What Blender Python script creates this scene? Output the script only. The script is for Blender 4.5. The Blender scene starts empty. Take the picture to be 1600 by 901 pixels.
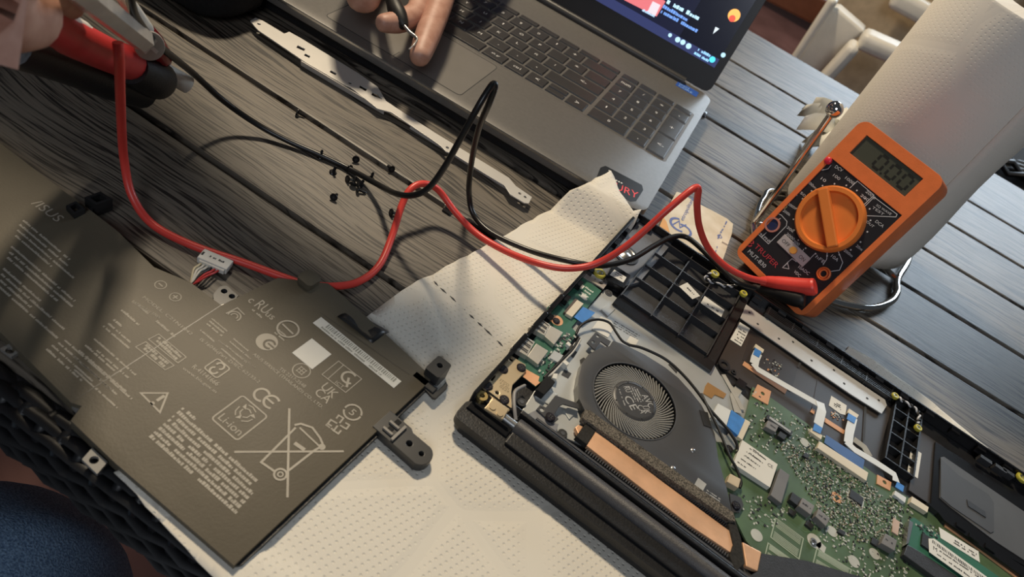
import bpy, bmesh, math, random
from mathutils import Vector, Matrix
from mathutils.geometry import tessellate_polygon
random.seed(7)
SC = bpy.context.scene
COL = SC.collection
# ------------------------------------------------------------------ camera
F_PX, W_PX, CXP, CYP = 1151.31, 1600.0, 800.0, 450.5
CR = Matrix(((0.828293361, -0.547354475, 0.119721288),
             (0.444853889, 0.512539777, -0.734444004),
             (0.340639289, 0.661593573, 0.668026061)))
CC = Vector((0, 0, 0.303995))
cam = bpy.data.cameras.new('camera')
cam.sensor_fit = 'HORIZONTAL'
cam.sensor_width = 8.8
cam.lens = 8.8 * F_PX / W_PX
cam.clip_start = 0.01
cam.clip_end = 50
cam.dof.use_dof = True
cam.dof.focus_distance = 0.46
cam.dof.aperture_fstop = 3.4
co = bpy.data.objects.new('camera', cam)
co.matrix_world = Matrix.Translation(CC) @ CR.to_4x4()
COL.objects.link(co)
SC.camera = co
# ------------------------------------------------------------------ light
wd = bpy.data.worlds.new('world'); SC.world = wd; wd.use_nodes = True
bg = wd.node_tree.nodes['Background']
bg.inputs[0].default_value = (0.80, 0.90, 1.0, 1); bg.inputs[1].default_value = 0.045
def area(name, loc, target, size, power, col, sy=None):
    l = bpy.data.lights.new(name, 'AREA'); l.energy = power; l.color = col
    l.shape = 'RECTANGLE'; l.size = size; l.size_y = sy or size
    o = bpy.data.objects.new(name, l); COL.objects.link(o); o.location = loc
    o.rotation_euler = (Vector(target) - Vector(loc)).to_track_quat('-Z', 'Y').to_euler()
    return o
area('ceiling_lamp', (-0.90, 1.10, 1.60), (-0.05, 0.3, 0), 0.20, 33, (1.0, 0.84, 0.62))
area('window_daylight', (0.75, 3.3, 0.95), (0.2, 0.6, 0), 1.5, 46, (0.72, 0.86, 1.0), 1.0)
area('rear_fill', (0.6, -2.2, 2.1), (-0.15, 0.05, -.15), 1.2, 25, (0.84, 0.90, 1.0), 1.2)  # added fill from behind the camera, brightens the jeans and near rim
SC.view_settings.view_transform = 'Standard'
SC.view_settings.look = 'None'
SC.view_settings.exposure = 0.0
SC.view_settings.gamma = 1.0
SC.view_settings.use_curve_mapping = False

# ------------------------------------------------------------------ frames
def ray(px, py):
    return CR @ Vector(((px - CXP) / F_PX, -(py - CYP) / F_PX, -1.0))
class Frame:
    """a real plane in the place: origin, x axis, y axis; loc() gives where a sight line meets it"""
    def __init__(s, o, x, y):
        s.o = Vector(o); s.x = Vector(x).normalized(); s.n = s.x.cross(Vector(y)).normalized(); s.y = s.n.cross(s.x)
    def m(s):
        m = Matrix((s.x, s.y, s.n)).transposed().to_4x4(); m.translation = s.o; return m
    def loc(s, px, py, z=0.0):
        d = ray(px, py); o = s.o + s.n * z
        t = (o - CC).dot(s.n) / d.dot(s.n)
        w = CC + d * t - s.o
        return (w.dot(s.x), w.dot(s.y))
    def l3(s, px, py, z=0.0):
        a = s.loc(px, py, z); return Vector((a[0], a[1], z))
    def rect(s, pts, z):
        q = [s.loc(a, b, z) for a, b in pts]
        return ((q[0][0] + q[3][0]) / 2, (q[2][1] + q[3][1]) / 2, (q[1][0] + q[2][0]) / 2, (q[0][1] + q[1][1]) / 2)
def zframe(x, y, ang, z=0):
    a = math.radians(ang)
    return Frame((x, y, z), (math.cos(a), math.sin(a), 0), (-math.sin(a), math.cos(a), 0))
W = zframe(0, 0, 0)
D = zframe(-.03229, .22463, -3.29, .0014)      # opened laptop
B = zframe(-.06439, .10620, -4.71, .0010)      # battery pack
L = zframe(-.01317, .47357, 2.74)       # running laptop
def w3(px, py, z): return W.l3(px, py, z)

# ------------------------------------------------------------------ materials
MATS = {}
def nn(nt, t, **kw):
    n = nt.nodes.new(t)
    for k, v in kw.items(): setattr(n, k, v)
    return n
def mat(name, col, rough=.5, metal=0., var=.12, scale=60., bump=0., bscale=400., emit=0., spec=.5, alpha=1., trans=0., coat=0.):
    if name in MATS: return MATS[name]
    m = bpy.data.materials.new(name); m.use_nodes = True; nt = m.node_tree
    b = nt.nodes['Principled BSDF']; MATS[name] = m
    tc = nn(nt, 'ShaderNodeTexCoord')
    no = nn(nt, 'ShaderNodeTexNoise'); no.inputs['Scale'].default_value = scale; no.inputs['Detail'].default_value = 4
    nt.links.new(tc.outputs['Object'], no.inputs['Vector'])
    cr = nn(nt, 'ShaderNodeValToRGB')
    c = Vector(col)
    cr.color_ramp.elements[0].position = .3; cr.color_ramp.elements[1].position = .7
    cr.color_ramp.elements[0].color = (*[max(0, x * (1 - var)) for x in c], 1)
    cr.color_ramp.elements[1].color = (*[min(1, x * (1 + var)) for x in c], 1)
    nt.links.new(no.outputs['Fac'], cr.inputs[0]); nt.links.new(cr.outputs[0], b.inputs['Base Color'])
    b.inputs['Roughness'].default_value = rough; b.inputs['Metallic'].default_value = metal
    b.inputs['Specular IOR Level'].default_value = spec; b.inputs['Coat Weight'].default_value = coat
    if trans: b.inputs['Transmission Weight'].default_value = trans
    if alpha < 1: b.inputs['Alpha'].default_value = alpha
    if emit:
        b.inputs['Emission Color'].default_value = (*col, 1); b.inputs['Emission Strength'].default_value = emit
    if bump:
        n2 = nn(nt, 'ShaderNodeTexNoise'); n2.inputs['Scale'].default_value = bscale; n2.inputs['Detail'].default_value = 3
        nt.links.new(tc.outputs['Object'], n2.inputs['Vector'])
        bp = nn(nt, 'ShaderNodeBump'); bp.inputs['Strength'].default_value = bump; bp.inputs['Distance'].default_value = .0006
        nt.links.new(n2.outputs['Fac'], bp.inputs['Height']); nt.links.new(bp.outputs[0], b.inputs['Normal'])
    return m
def wood_mat(name='plank_wood', c0=(.020, .016, .013), c1=(.160, .136, .106)):
    m = bpy.data.materials.new(name); m.use_nodes = True; nt = m.node_tree; b = nt.nodes['Principled BSDF']
    tc = nn(nt, 'ShaderNodeTexCoord'); oi = nn(nt, 'ShaderNodeObjectInfo')
    ad = nn(nt, 'ShaderNodeVectorMath', operation='ADD'); mul = nn(nt, 'ShaderNodeMath', operation='MULTIPLY'); mul.inputs[1].default_value = 9.0
    nt.links.new(oi.outputs['Random'], mul.inputs[0]); nt.links.new(tc.outputs['Object'], ad.inputs[0]); nt.links.new(mul.outputs[0], ad.inputs[1])
    # slow warp makes the cathedral figure
    wn = nn(nt, 'ShaderNodeTexNoise'); wn.inputs['Scale'].default_value = 6; wn.inputs['Detail'].default_value = 1.5
    mpw = nn(nt, 'ShaderNodeMapping'); mpw.inputs['Scale'].default_value = (1.0, 2.0, 1)
    nt.links.new(ad.outputs[0], mpw.inputs[0]); nt.links.new(mpw.outputs[0], wn.inputs['Vector'])
    sub = nn(nt, 'ShaderNodeVectorMath', operation='SUBTRACT'); sub.inputs[1].default_value = (.5, .5, .5)
    nt.links.new(wn.outputs['Color'], sub.inputs[0])
    sc = nn(nt, 'ShaderNodeVectorMath', operation='MULTIPLY'); sc.inputs[1].default_value = (0.0, .042, 0)
    nt.links.new(sub.outputs[0], sc.inputs[0])
    a2 = nn(nt, 'ShaderNodeVectorMath', operation='ADD'); nt.links.new(ad.outputs[0], a2.inputs[0]); nt.links.new(sc.outputs[0], a2.inputs[1])
    mp = nn(nt, 'ShaderNodeMapping'); mp.inputs['Scale'].default_value = (20, 640, 20)
    nt.links.new(a2.outputs[0], mp.inputs[0])
    g = nn(nt, 'ShaderNodeTexNoise'); g.inputs['Scale'].default_value = 1; g.inputs['Detail'].default_value = 3; g.inputs['Roughness'].default_value = .6
    nt.links.new(mp.outputs[0], g.inputs['Vector'])
    r = nn(nt, 'ShaderNodeValToRGB'); e = r.color_ramp.elements
    e[0].position = .41; e[0].color = (*c0, 1); e[1].position = .50; e[1].color = (*[x * .8 for x in c1], 1)
    x = e.new(.70); x.color = (*c1, 1)
    nt.links.new(g.outputs['Fac'], r.inputs[0])
    big = nn(nt, 'ShaderNodeTexNoise'); big.inputs['Scale'].default_value = 5; nt.links.new(ad.outputs[0], big.inputs['Vector'])
    mx = nn(nt, 'ShaderNodeMix', data_type='RGBA', blend_type='MULTIPLY'); mx.inputs[0].default_value = .5
    r2 = nn(nt, 'ShaderNodeValToRGB'); r2.color_ramp.elements[0].color = (.7, .7, .7, 1); r2.color_ramp.elements[1].color = (1.25, 1.25, 1.25, 1)
    nt.links.new(big.outputs['Fac'], r2.inputs[0]); nt.links.new(r.outputs[0], mx.inputs[6]); nt.links.new(r2.outputs[0], mx.inputs[7])
    nt.links.new(mx.outputs[2], b.inputs['Base Color'])
    b.inputs['Roughness'].default_value = .46
    bp = nn(nt, 'ShaderNodeBump'); bp.inputs['Strength'].default_value = .4; bp.inputs['Distance'].default_value = .0007
    nt.links.new(r.outputs[0], bp.inputs['Height']); nt.links.new(bp.outputs[0], b.inputs['Normal'])
    return m
def towel_mat(name, cyl=0.0, rot=0.0, col=(.76, .715, .62)):
    m = bpy.data.materials.new(name); m.use_nodes = True; nt = m.node_tree; b = nt.nodes['Principled BSDF']; L_ = nt.links.new
    tc = nn(nt, 'ShaderNodeTexCoord'); vec = tc.outputs['Object']
    if cyl:
        sp = nn(nt, 'ShaderNodeSeparateXYZ'); L_(vec, sp.inputs[0])
        at = nn(nt, 'ShaderNodeMath', operation='ARCTAN2'); L_(sp.outputs[1], at.inputs[0]); L_(sp.outputs[0], at.inputs[1])
        mu = nn(nt, 'ShaderNodeMath', operation='MULTIPLY'); mu.inputs[1].default_value = cyl; L_(at.outputs[0], mu.inputs[0])
        cb = nn(nt, 'ShaderNodeCombineXYZ'); L_(mu.outputs[0], cb.inputs[0]); L_(sp.outputs[2], cb.inputs[1]); vec = cb.outputs[0]
    else:
        sp0 = nn(nt, 'ShaderNodeVectorMath', operation='MULTIPLY'); sp0.inputs[1].default_value = (1, 1, 0); L_(vec, sp0.inputs[0]); vec = sp0.outputs[0]
    mp = nn(nt, 'ShaderNodeMapping'); mp.inputs['Rotation'].default_value = (0, 0, rot); mp.inputs['Scale'].default_value = (285, 330, 0)
    L_(vec, mp.inputs[0])
    fr = nn(nt, 'ShaderNodeVectorMath', operation='FRACTION'); L_(mp.outputs[0], fr.inputs[0])
    ds = nn(nt, 'ShaderNodeVectorMath', operation='DISTANCE'); ds.inputs[1].default_value = (.5, .5, 0); L_(fr.outputs[0], ds.inputs[0])
    mr = nn(nt, 'ShaderNodeMapRange'); mr.inputs['From Min'].default_value = .06; mr.inputs['From Max'].default_value = .24
    L_(ds.outputs['Value'], mr.inputs['Value'])
    # smooth quilting bands without dots
    wn = nn(nt, 'ShaderNodeTexNoise'); wn.inputs['Scale'].default_value = 7; L_(vec, wn.inputs['Vector'])
    wa = nn(nt, 'ShaderNodeVectorMath', operation='SCALE'); wa.inputs['Scale'].default_value = .03; L_(wn.outputs['Color'], wa.inputs[0])
    va = nn(nt, 'ShaderNodeVectorMath', operation='ADD'); L_(vec, va.inputs[0]); L_(wa.outputs[0], va.inputs[1])
    vo = nn(nt, 'ShaderNodeTexVoronoi', feature='DISTANCE_TO_EDGE'); vo.inputs['Scale'].default_value = 15; L_(va.outputs[0], vo.inputs['Vector'])
    gt = nn(nt, 'ShaderNodeMapRange'); gt.inputs['From Min'].default_value = .03; gt.inputs['From Max'].default_value = .09; L_(vo.outputs['Distance'], gt.inputs['Value'])
    iv = nn(nt, 'ShaderNodeMath', operation='SUBTRACT'); iv.inputs[0].default_value = 1; L_(mr.outputs[0], iv.inputs[1])
    dm = nn(nt, 'ShaderNodeMath', operation='MULTIPLY'); L_(iv.outputs[0], dm.inputs[0]); L_(gt.outputs[0], dm.inputs[1])
    hs = nn(nt, 'ShaderNodeMath', operation='SUBTRACT'); L_(gt.outputs[0], hs.inputs[0]); L_(dm.outputs[0], hs.inputs[1])
    bp = nn(nt, 'ShaderNodeBump'); bp.inputs['Strength'].default_value = .50 if not cyl else .18; bp.inputs['Distance'].default_value = .0009
    L_(hs.outputs[0], bp.inputs['Height']); L_(bp.outputs[0], b.inputs['Normal'])
    b.inputs['Base Color'].default_value = (*col, 1); b.inputs['Roughness'].default_value = .9; b.inputs['Specular IOR Level'].default_value = .15
    MATS[name] = m
    return m
def leafy(name, c0, c1, scale, rough=.8, stretch=(1, 1, 1), bump=.4, bdist=.001):
    m = bpy.data.materials.new(name); m.use_nodes = True; nt = m.node_tree; b = nt.nodes['Principled BSDF']
    tc = nn(nt, 'ShaderNodeTexCoord'); mp = nn(nt, 'ShaderNodeMapping'); mp.inputs['Scale'].default_value = stretch
    n = nn(nt, 'ShaderNodeTexNoise'); n.inputs['Scale'].default_value = scale; n.inputs['Detail'].default_value = 5
    nt.links.new(tc.outputs['Object'], mp.inputs[0]); nt.links.new(mp.outputs[0], n.inputs['Vector'])
    r = nn(nt, 'ShaderNodeValToRGB'); r.color_ramp.elements[0].position = .35; r.color_ramp.elements[1].position = .65
    r.color_ramp.elements[0].color = (*c0, 1); r.color_ramp.elements[1].color = (*c1, 1)
    nt.links.new(n.outputs['Fac'], r.inputs[0]); nt.links.new(r.outputs[0], b.inputs['Base Color']); b.inputs['Roughness'].default_value = rough
    bp = nn(nt, 'ShaderNodeBump'); bp.inputs['Strength'].default_value = bump; bp.inputs['Distance'].default_value = bdist
    nt.links.new(n.outputs['Fac'], bp.inputs['Height']); nt.links.new(bp.outputs[0], b.inputs['Normal'])
    MATS[name] = m
    return m
M_WOOD = wood_mat()
M_TOWEL = towel_mat('embossed_towel', 0, .35)
M_ROLL = towel_mat('embossed_roll', .056, .2, (.78, .74, .67))
M_SPECK = leafy('speckled_foam', (.02, .018, .014), (.22, .19, .15), 1500, .95)
M_DENIM = leafy('denim', (.10, .18, .32), (.30, .46, .66), 900, .95, (1, 1, 1), .5)
M_SKIN = leafy('skin', (.46, .235, .165), (.57, .32, .235), 130, .5, (1, 1, 1), .18, .0008)
M_TILE = leafy('terracotta', (.20, .075, .05), (.30, .12, .085), 6, .5, (1, 1, 1), .1)
BLK = mat('black_plastic', (.012, .012, .013), .42, 0, .15, 90, .25, 900)
BLKG = mat('gloss_black', (.008, .008, .009), .22, 0, .1, 60)
BLKR = mat('black_rubber', (.010, .010, .010), .5)
CHAR = mat('charcoal_plastic', (.035, .035, .037), .45, 0, .12, 200, .2, 1500)
GRY = mat('grey_plastic', (.075, .078, .085), .45, 0, .1)
SILV = mat('silver_sheet', (.52, .535, .52), .42, .5, .10, 18, .05, 300)
ALU = mat('pale_aluminium', (.60, .58, .54), .4, .35, .06, 30)
CHRM = mat('chrome', (.80, .79, .77), .07, 1.0, .03)
STEEL = mat('steel', (.50, .50, .49), .3, .9, .08)
GOLD = mat('plated_steel', (.62, .49, .31), .36, .6, .08, 40)
BRASS = mat('brass', (.75, .55, .22), .3, .9)
COPR = mat('copper', (.86, .50, .29), .45, .45, .16, 60, .15, 300)
COPF = mat('copper_foil', (.72, .38, .20), .55, .25, .08)
PCB = mat('green_circuit_board', (.075, .125, .062), .42, 0, .3, 45)
PCB2 = mat('bright_green_board', (.035, .135, .085), .4, 0, .15, 45)
PCBL = mat('board_trace', (.10, .19, .10), .5)
TIN = mat('solder_tin', (.52, .53, .46), .5, .2, .15, 300)
CHIP = mat('chip_black', (.022, .022, .022), .5)
CHPG = mat('chip_grey', (.16, .155, .15), .5)
WHT = mat('white_label', (.72, .70, .63), .6, 0, .03)
CRM = mat('cream_plastic', (.70, .62, .47), .45, 0, .04)
BLU = mat('blue_tape', (.05, .22, .58), .45, 0, .12, 200)
BLUD = mat('dark_blue_film', (.05, .12, .30), .4, 0, .1)
RIB = mat('white_ribbon', (.68, .70, .68), .4, 0, .04)
INK = mat('print_ink', (.04, .04, .04), .7)
YEL = mat('yellow_rubber', (.52, .46, .06), .5)
BRN = mat('brown_film', (.045, .037, .032), .4, 0, .1, 25)

# ------------------------------------------------------------------ mesh helpers
class MB:
    def __init__(s): s.v = []; s.f = []
    def add(s, vs, fs):
        n = len(s.v); s.v += [tuple(x) for x in vs]; s.f += [tuple(i + n for i in q) for q in fs]; return s
    def box(s, x0, y0, z0, x1, y1, z1):
        return s.add([(x0, y0, z0), (x1, y0, z0), (x1, y1, z0), (x0, y1, z0), (x0, y0, z1), (x1, y0, z1), (x1, y1, z1), (x0, y1, z1)],
                     [(3, 2, 1, 0), (4, 5, 6, 7), (0, 1, 5, 4), (1, 2, 6, 5), (2, 3, 7, 6), (3, 0, 4, 7)])
    def obox(s, c, ax, ay, az):     # centre and three half-axis vectors
        c, ax, ay, az = Vector(c), Vector(ax), Vector(ay), Vector(az)
        vs = [c + ax * i + ay * j + az * k for k in (-1, 1) for i, j in ((-1, -1), (1, -1), (1, 1), (-1, 1))]
        return s.add(vs, [(3, 2, 1, 0), (4, 5, 6, 7), (0, 1, 5, 4), (1, 2, 6, 5), (2, 3, 7, 6), (3, 0, 4, 7)])
    def prism(s, outer, z0, z1, holes=()):
        loops = [list(outer)] + [list(h) for h in holes]
        pts = [p for lp in loops for p in lp]; n = len(pts)
        tr = tessellate_polygon([[Vector((p[0], p[1], 0)) for p in lp] for lp in loops])
        vs = [(p[0], p[1], z0) for p in pts] + [(p[0], p[1], z1) for p in pts]
        fs = [tuple(i + n for i in t) for t in tr] + [tuple(reversed(t)) for t in tr]
        k = 0
        for lp in loops:
            m = len(lp)
            for i in range(m):
                j = (i + 1) % m; fs.append((k + i, k + j, k + j + n, k + i + n))
            k += m
        return s.add(vs, fs)
    def cyl(s, x, y, z0, z1, r, n=20, r1=None):
        return s.lathe([(0, z0), (r, z0), (r if r1 is None else r1, z1), (0, z1)], (x, y, 0), n)
    def lathe(s, prof, c=(0, 0, 0), n=24, axis=None):
        vs = []; fs = []; m = len(prof)
        ax = Vector(axis).normalized() if axis else Vector((0, 0, 1))
        e1 = ax.orthogonal().normalized() if axis else Vector((1, 0, 0)); e2 = ax.cross(e1)
        c = Vector(c)
        for i in range(n):
            a = 2 * math.pi * i / n; d = e1 * math.cos(a) + e2 * math.sin(a)
            for r, z in prof: vs.append(c + d * r + ax * z)
        for i in range(n):
            j = (i + 1) % n
            for k in range(m - 1):
                q = [i * m + k, j * m + k, j * m + k + 1, i * m + k + 1]
                if prof[k][0] == 0: q = [q[0], q[2], q[3]]
                elif prof[k + 1][0] == 0: q = q[:3]
                fs.append(tuple(q))
        return s.add(vs, fs)
    def tube(s, pts, r, n=10, flat=None, caps=True):
        pts = [Vector(p) for p in pts]; rs = r if isinstance(r, (list, tuple)) else [r] * len(pts)
        vs = []; fs = []; up = Vector((0.13, 0.2, 1)); prev = None
        for i, p in enumerate(pts):
            t = (pts[min(i + 1, len(pts) - 1)] - pts[max(i - 1, 0)]).normalized()
            if prev is None: e1 = t.cross(up).normalized()
            else: e1 = (prev - t * prev.dot(t)).normalized()
            prev = e1; e2 = t.cross(e1)
            for k in range(n):
                a = 2 * math.pi * k / n
                vs.append(p + e1 * math.cos(a) * rs[i] + e2 * math.sin(a) * rs[i] * (flat or 1))
        for i in range(len(pts) - 1):
            for k in range(n):
                fs.append((i * n + k, i * n + (k + 1) % n, (i + 1) * n + (k + 1) % n, (i + 1) * n + k))
        if caps:
            fs.append(tuple(range(n - 1, -1, -1))); b0 = (len(pts) - 1) * n; fs.append(tuple(b0 + k for k in range(n)))
        return s.add(vs, fs)
    def ball(s, c, r, n=16, m=10, sz=1.0):
        prof = [(max(0, r * math.sin(math.pi * i / m)) if 0 < i < m else 0, -r * sz * math.cos(math.pi * i / m)) for i in range(m + 1)]
        return s.lathe(prof, c, n)
    def ribbon(s, pts, width, axis_dirs=None, th=.00025):
        """flat strip through 3d points with a given horizontal width vector at each"""
        vs = []; fs = []
        pts = [Vector(p) for p in pts]
        for i, p in enumerate(pts):
            t = pts[min(i + 1, len(pts) - 1)] - pts[max(i - 1, 0)]
            sd = Vector((-t.y, t.x, 0)).normalized() * width / 2 if axis_dirs is None else Vector(axis_dirs[i]) * width / 2
            vs += [p - sd, p + sd, p + sd + Vector((0, 0, th)), p - sd + Vector((0, 0, th))]
        for i in range(len(pts) - 1):
            a, b = i * 4, i * 4 + 4
            for k in range(4): fs.append((a + k, a + (k + 1) % 4, b + (k + 1) % 4, b + k))
        fs += [(3, 2, 1, 0), tuple(len(vs) - 4 + k for k in range(4))]
        return s.add(vs, fs)
    def xf(s, m): s.v = [tuple(m @ Vector(v)) for v in s.v]; return s
def spline(pts, n=8):
    P = [Vector(p) for p in pts]; P = [P[0] * 2 - P[1]] + P + [P[-1] * 2 - P[-2]]; out = []
    for i in range(1, len(P) - 2):
        a, b, c, d = P[i - 1:i + 3]
        for k in range(n):
            t = k / n
            out.append(.5 * ((2 * b) + (c - a) * t + (2 * a - 5 * b + 4 * c - d) * t * t + (3 * b - a - 3 * c + d) * t ** 3))
    out.append(P[-2]); return out
def rrect(x0, y0, x1, y1, r, n=5):
    out = []
    for cx, cy, a0 in ((x1 - r, y0 + r, -90), (x1 - r, y1 - r, 0), (x0 + r, y1 - r, 90), (x0 + r, y0 + r, 180)):
        for i in range(n + 1):
            a = math.radians(a0 + 90 * i / n); out.append((cx + r * math.cos(a), cy + r * math.sin(a)))
    return out
def circ(x, y, r, n=20): return [(x + r * math.cos(2 * math.pi * i / n), y + r * math.sin(2 * math.pi * i / n)) for i in range(n)]
def finish(me, smooth=None, bevel=0, seg=2):
    bm = bmesh.new(); bm.from_mesh(me)
    bmesh.ops.remove_doubles(bm, verts=bm.verts, dist=1e-7)
    bmesh.ops.recalc_face_normals(bm, faces=bm.faces)
    if bevel:
        es = [e for e in bm.edges if len(e.link_faces) == 2 and e.calc_face_angle(0) > .6]
        try: bmesh.ops.bevel(bm, geom=es, offset=bevel, segments=seg, profile=.6, affect='EDGES', clamp_overlap=True)
        except Exception: pass
    bm.to_mesh(me); bm.free()
    if smooth is not None:
        for p in me.polygons: p.use_smooth = True
        me.set_sharp_from_angle(angle=math.radians(smooth))
def obj(name, mb, m, parent=None, smooth=None, bevel=0, label=None, kind=None, seg=2):
    me = bpy.data.meshes.new(name); me.from_pydata([tuple(v) for v in mb.v], [], mb.f); me.update()
    finish(me, smooth, bevel, seg)
    if m: me.materials.append(m)
    o = bpy.data.objects.new(name, me); COL.objects.link(o)
    if parent: o.parent = parent
    if label: o['label'] = label
    if kind: o['kind'] = kind
    return o
def link(name, me, parent, m4=None):
    o = bpy.data.objects.new(name, me); COL.objects.link(o); o.parent = parent
    if m4 is not None: o.matrix_local = m4
    return o
def thing(name, label, cat, frame=None, group=None, loc=None):
    o = bpy.data.objects.new(name, None); o.empty_display_size = .01; COL.objects.link(o)
    if frame: o.matrix_world = frame.m()
    if loc: o.location = loc
    o['label'] = label; o['category'] = cat
    if group: o['group'] = group
    return o
def tag(o, label, cat, group=None):
    o['label'] = label; o['category'] = cat
    if group: o['group'] = group
    return o
# flat print: letters as thin meshes on the surface
_tc = {}
def text_geo(s):
    if s in _tc: return _tc[s]
    cu = bpy.data.curves.new('t', 'FONT'); cu.body = s; cu.size = 1; cu.resolution_u = 3
    o = bpy.data.objects.new('t', cu); COL.objects.link(o)
    dg = bpy.context.evaluated_depsgraph_get(); dg.update()
    me = bpy.data.meshes.new_from_object(o.evaluated_get(dg))
    vs = [Vector(v.co) for v in me.vertices]; fs = [tuple(p.vertices) for p in me.polygons]
    bpy.data.objects.remove(o); bpy.data.curves.remove(cu); bpy.data.meshes.remove(me)
    x0 = min(v.x for v in vs); x1 = max(v.x for v in vs); y0 = min(v.y for v in vs); y1 = max(v.y for v in vs)
    vs = [((v.x - x0) / (x1 - x0), (v.y - y0) / (y1 - y0)) for v in vs]
    _tc[s] = (vs, fs, (y1 - y0) / (x1 - x0)); return _tc[s]
def put_text(mb, s, a, b, z, h=None):
    """baseline from a to b (local xy), letter height h"""
    vs, fs, asp = text_geo(s); a = Vector(a); b = Vector(b); d = b - a; w = d.length; e = d / w; n = Vector((-e.y, e.x))
    h = h or w * asp
    mb.add([(*(a + e * (x * w) + n * (y * h)), z) for x, y in vs], fs)
def put_rows(mb, a, b, z, h, rng, fill=.75):
    """a line of print too small to read"""
    a = Vector(a); b = Vector(b); d = b - a; w = d.length; e = d / w; n = Vector((-e.y, e.x)); x = 0
    while x < w - h * .3:
        k = h * rng.uniform(.35, 1.0)
        if rng.random() < fill:
            hh = h * rng.uniform(.6, 1)
            p = a + e * x; q = a + e * min(w, x + k * .82)
            mb.add([(*p, z), (*q, z), (*(q + n * hh), z), (*(p + n * hh), z)], [(0, 1, 2, 3)])
        x += k
_lz = [0]
def put_line(mb, pts, w, z, closed=False):
    """one mitred stroke, each a hair above the last so that crossing strokes never share a plane"""
    _lz[0] = (_lz[0] + 1) % 24; z += _lz[0] * 4e-6
    pts = [Vector(p) for p in pts]
    if closed and (pts[0] - pts[-1]).length < 1e-7: pts.pop()
    n = len(pts); vs = []
    for i in range(n):
        a = pts[i - 1] if (i or closed) else None; b = pts[(i + 1) % n] if (i < n - 1 or closed) else None
        d0 = (pts[i] - a).normalized() if a is not None else None; d1 = (b - pts[i]).normalized() if b is not None else None
        d0 = d0 if d0 is not None else d1; d1 = d1 if d1 is not None else d0
        t = d0 + d1; t = t.normalized() if t.length > 1e-6 else d0; m = Vector((-t.y, t.x)); c = max(.45, m.dot(Vector((-d0.y, d0.x))))
        vs += [(*(pts[i] - m * w / 2 / c), z), (*(pts[i] + m * w / 2 / c), z)]
    mb.add(vs, [(2 * i, 2 * ((i + 1) % n), 2 * ((i + 1) % n) + 1, 2 * i + 1) for i in range(n if closed else n - 1)])
def put_arc(mb, c, r, a0, a1, w, z, n=18):
    put_line(mb, [(c[0] + r * math.cos(math.radians(a0 + (a1 - a0) * i / n)), c[1] + r * math.sin(math.radians(a0 + (a1 - a0) * i / n))) for i in range(n + 1)], w, z)
def put_poly(mb, pts, z):
    tr = tessellate_polygon([[Vector((p[0], p[1], 0)) for p in pts]]); mb.add([(p[0], p[1], z) for p in pts], [tuple(t) for t in tr])
# one continuous skinned figure from a skeleton
def skin(name, vs, es, rs, m, parent=None, sub=2, root=0):
    me = bpy.data.meshes.new(name); me.from_pydata([tuple(v) for v in vs], es, []); me.update()
    o = bpy.data.objects.new(name, me); COL.objects.link(o)
    md = o.modifiers.new('skin', 'SKIN'); md.use_smooth_shade = True
    for i, d in enumerate(me.skin_vertices[0].data):
        d.radius = (rs[i], rs[i]) if not isinstance(rs[i], tuple) else rs[i]; d.use_root = (i == root)
    s = o.modifiers.new('sub', 'SUBSURF'); s.levels = sub; s.render_levels = sub
    dg = bpy.context.evaluated_depsgraph_get(); dg.update()
    m2 = bpy.data.meshes.new_from_object(o.evaluated_get(dg)); bpy.data.objects.remove(o); bpy.data.meshes.remove(me)
    m2.name = name; m2.materials.clear(); m2.materials.append(m)
    for p in m2.polygons: p.use_smooth = True
    o = bpy.data.objects.new(name, m2); COL.objects.link(o)
    if parent: o.parent = parent
    return o
# ================================================================== the setting
mb = MB(); mb.add([(-4, -3, -.745), (4, -3, -.745), (4, 6, -.745), (-4, 6, -.745)], [(0, 1, 2, 3)])
o = obj('floor', mb, mat('floor_grout', (.07, .03, .024), .8)); o['kind'] = 'structure'
FLOOR = o
# tiles with joints, those within sight of the camera
tm = None
for i in range(-3, 6):
    for j in range(-2, 10):
        if tm is None:
            t = MB().box(-.196, -.196, 0, .196, .196, .006); t0 = obj('tile', t, M_TILE, FLOOR, bevel=.003); tm = t0.data; t0.location = (i * .4, j * .4, -.745)
        else: link('tile', tm, FLOOR, Matrix.Translation((i * .4, j * .4, -.745)))

# ---- table: wood-look planks in a dark frame with a woven rim
TB = thing('patio_table', 'dark patio table of grooved wood-look planks with a woven black rim', 'table', loc=(0, 0, -.745))
PW = .08268; OFF = .28253
for k in range(-2, 8):
    y0 = OFF + k * PW + .0021; y1 = OFF + (k + 1) * PW - .0021
    if k == -2: y0 = .1185
    if k == 7: y1 = .985
    mb = MB().box(-.60, y0, .725, .95, y1, .745)
    o = obj('plank', mb, M_WOOD, TB, bevel=.0016)
obj('under_frame', MB().box(-.59, .125, .700, .94, .975, .7235), mat('dark_frame', (.012, .011, .010), .8), TB)
for sx in (-.52, .85):
    for y in (.18, .93): obj('leg', MB().box(sx - .03, y - .03, .0, sx + .03, y + .03, .70), CHAR, TB, bevel=.004)
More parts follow.
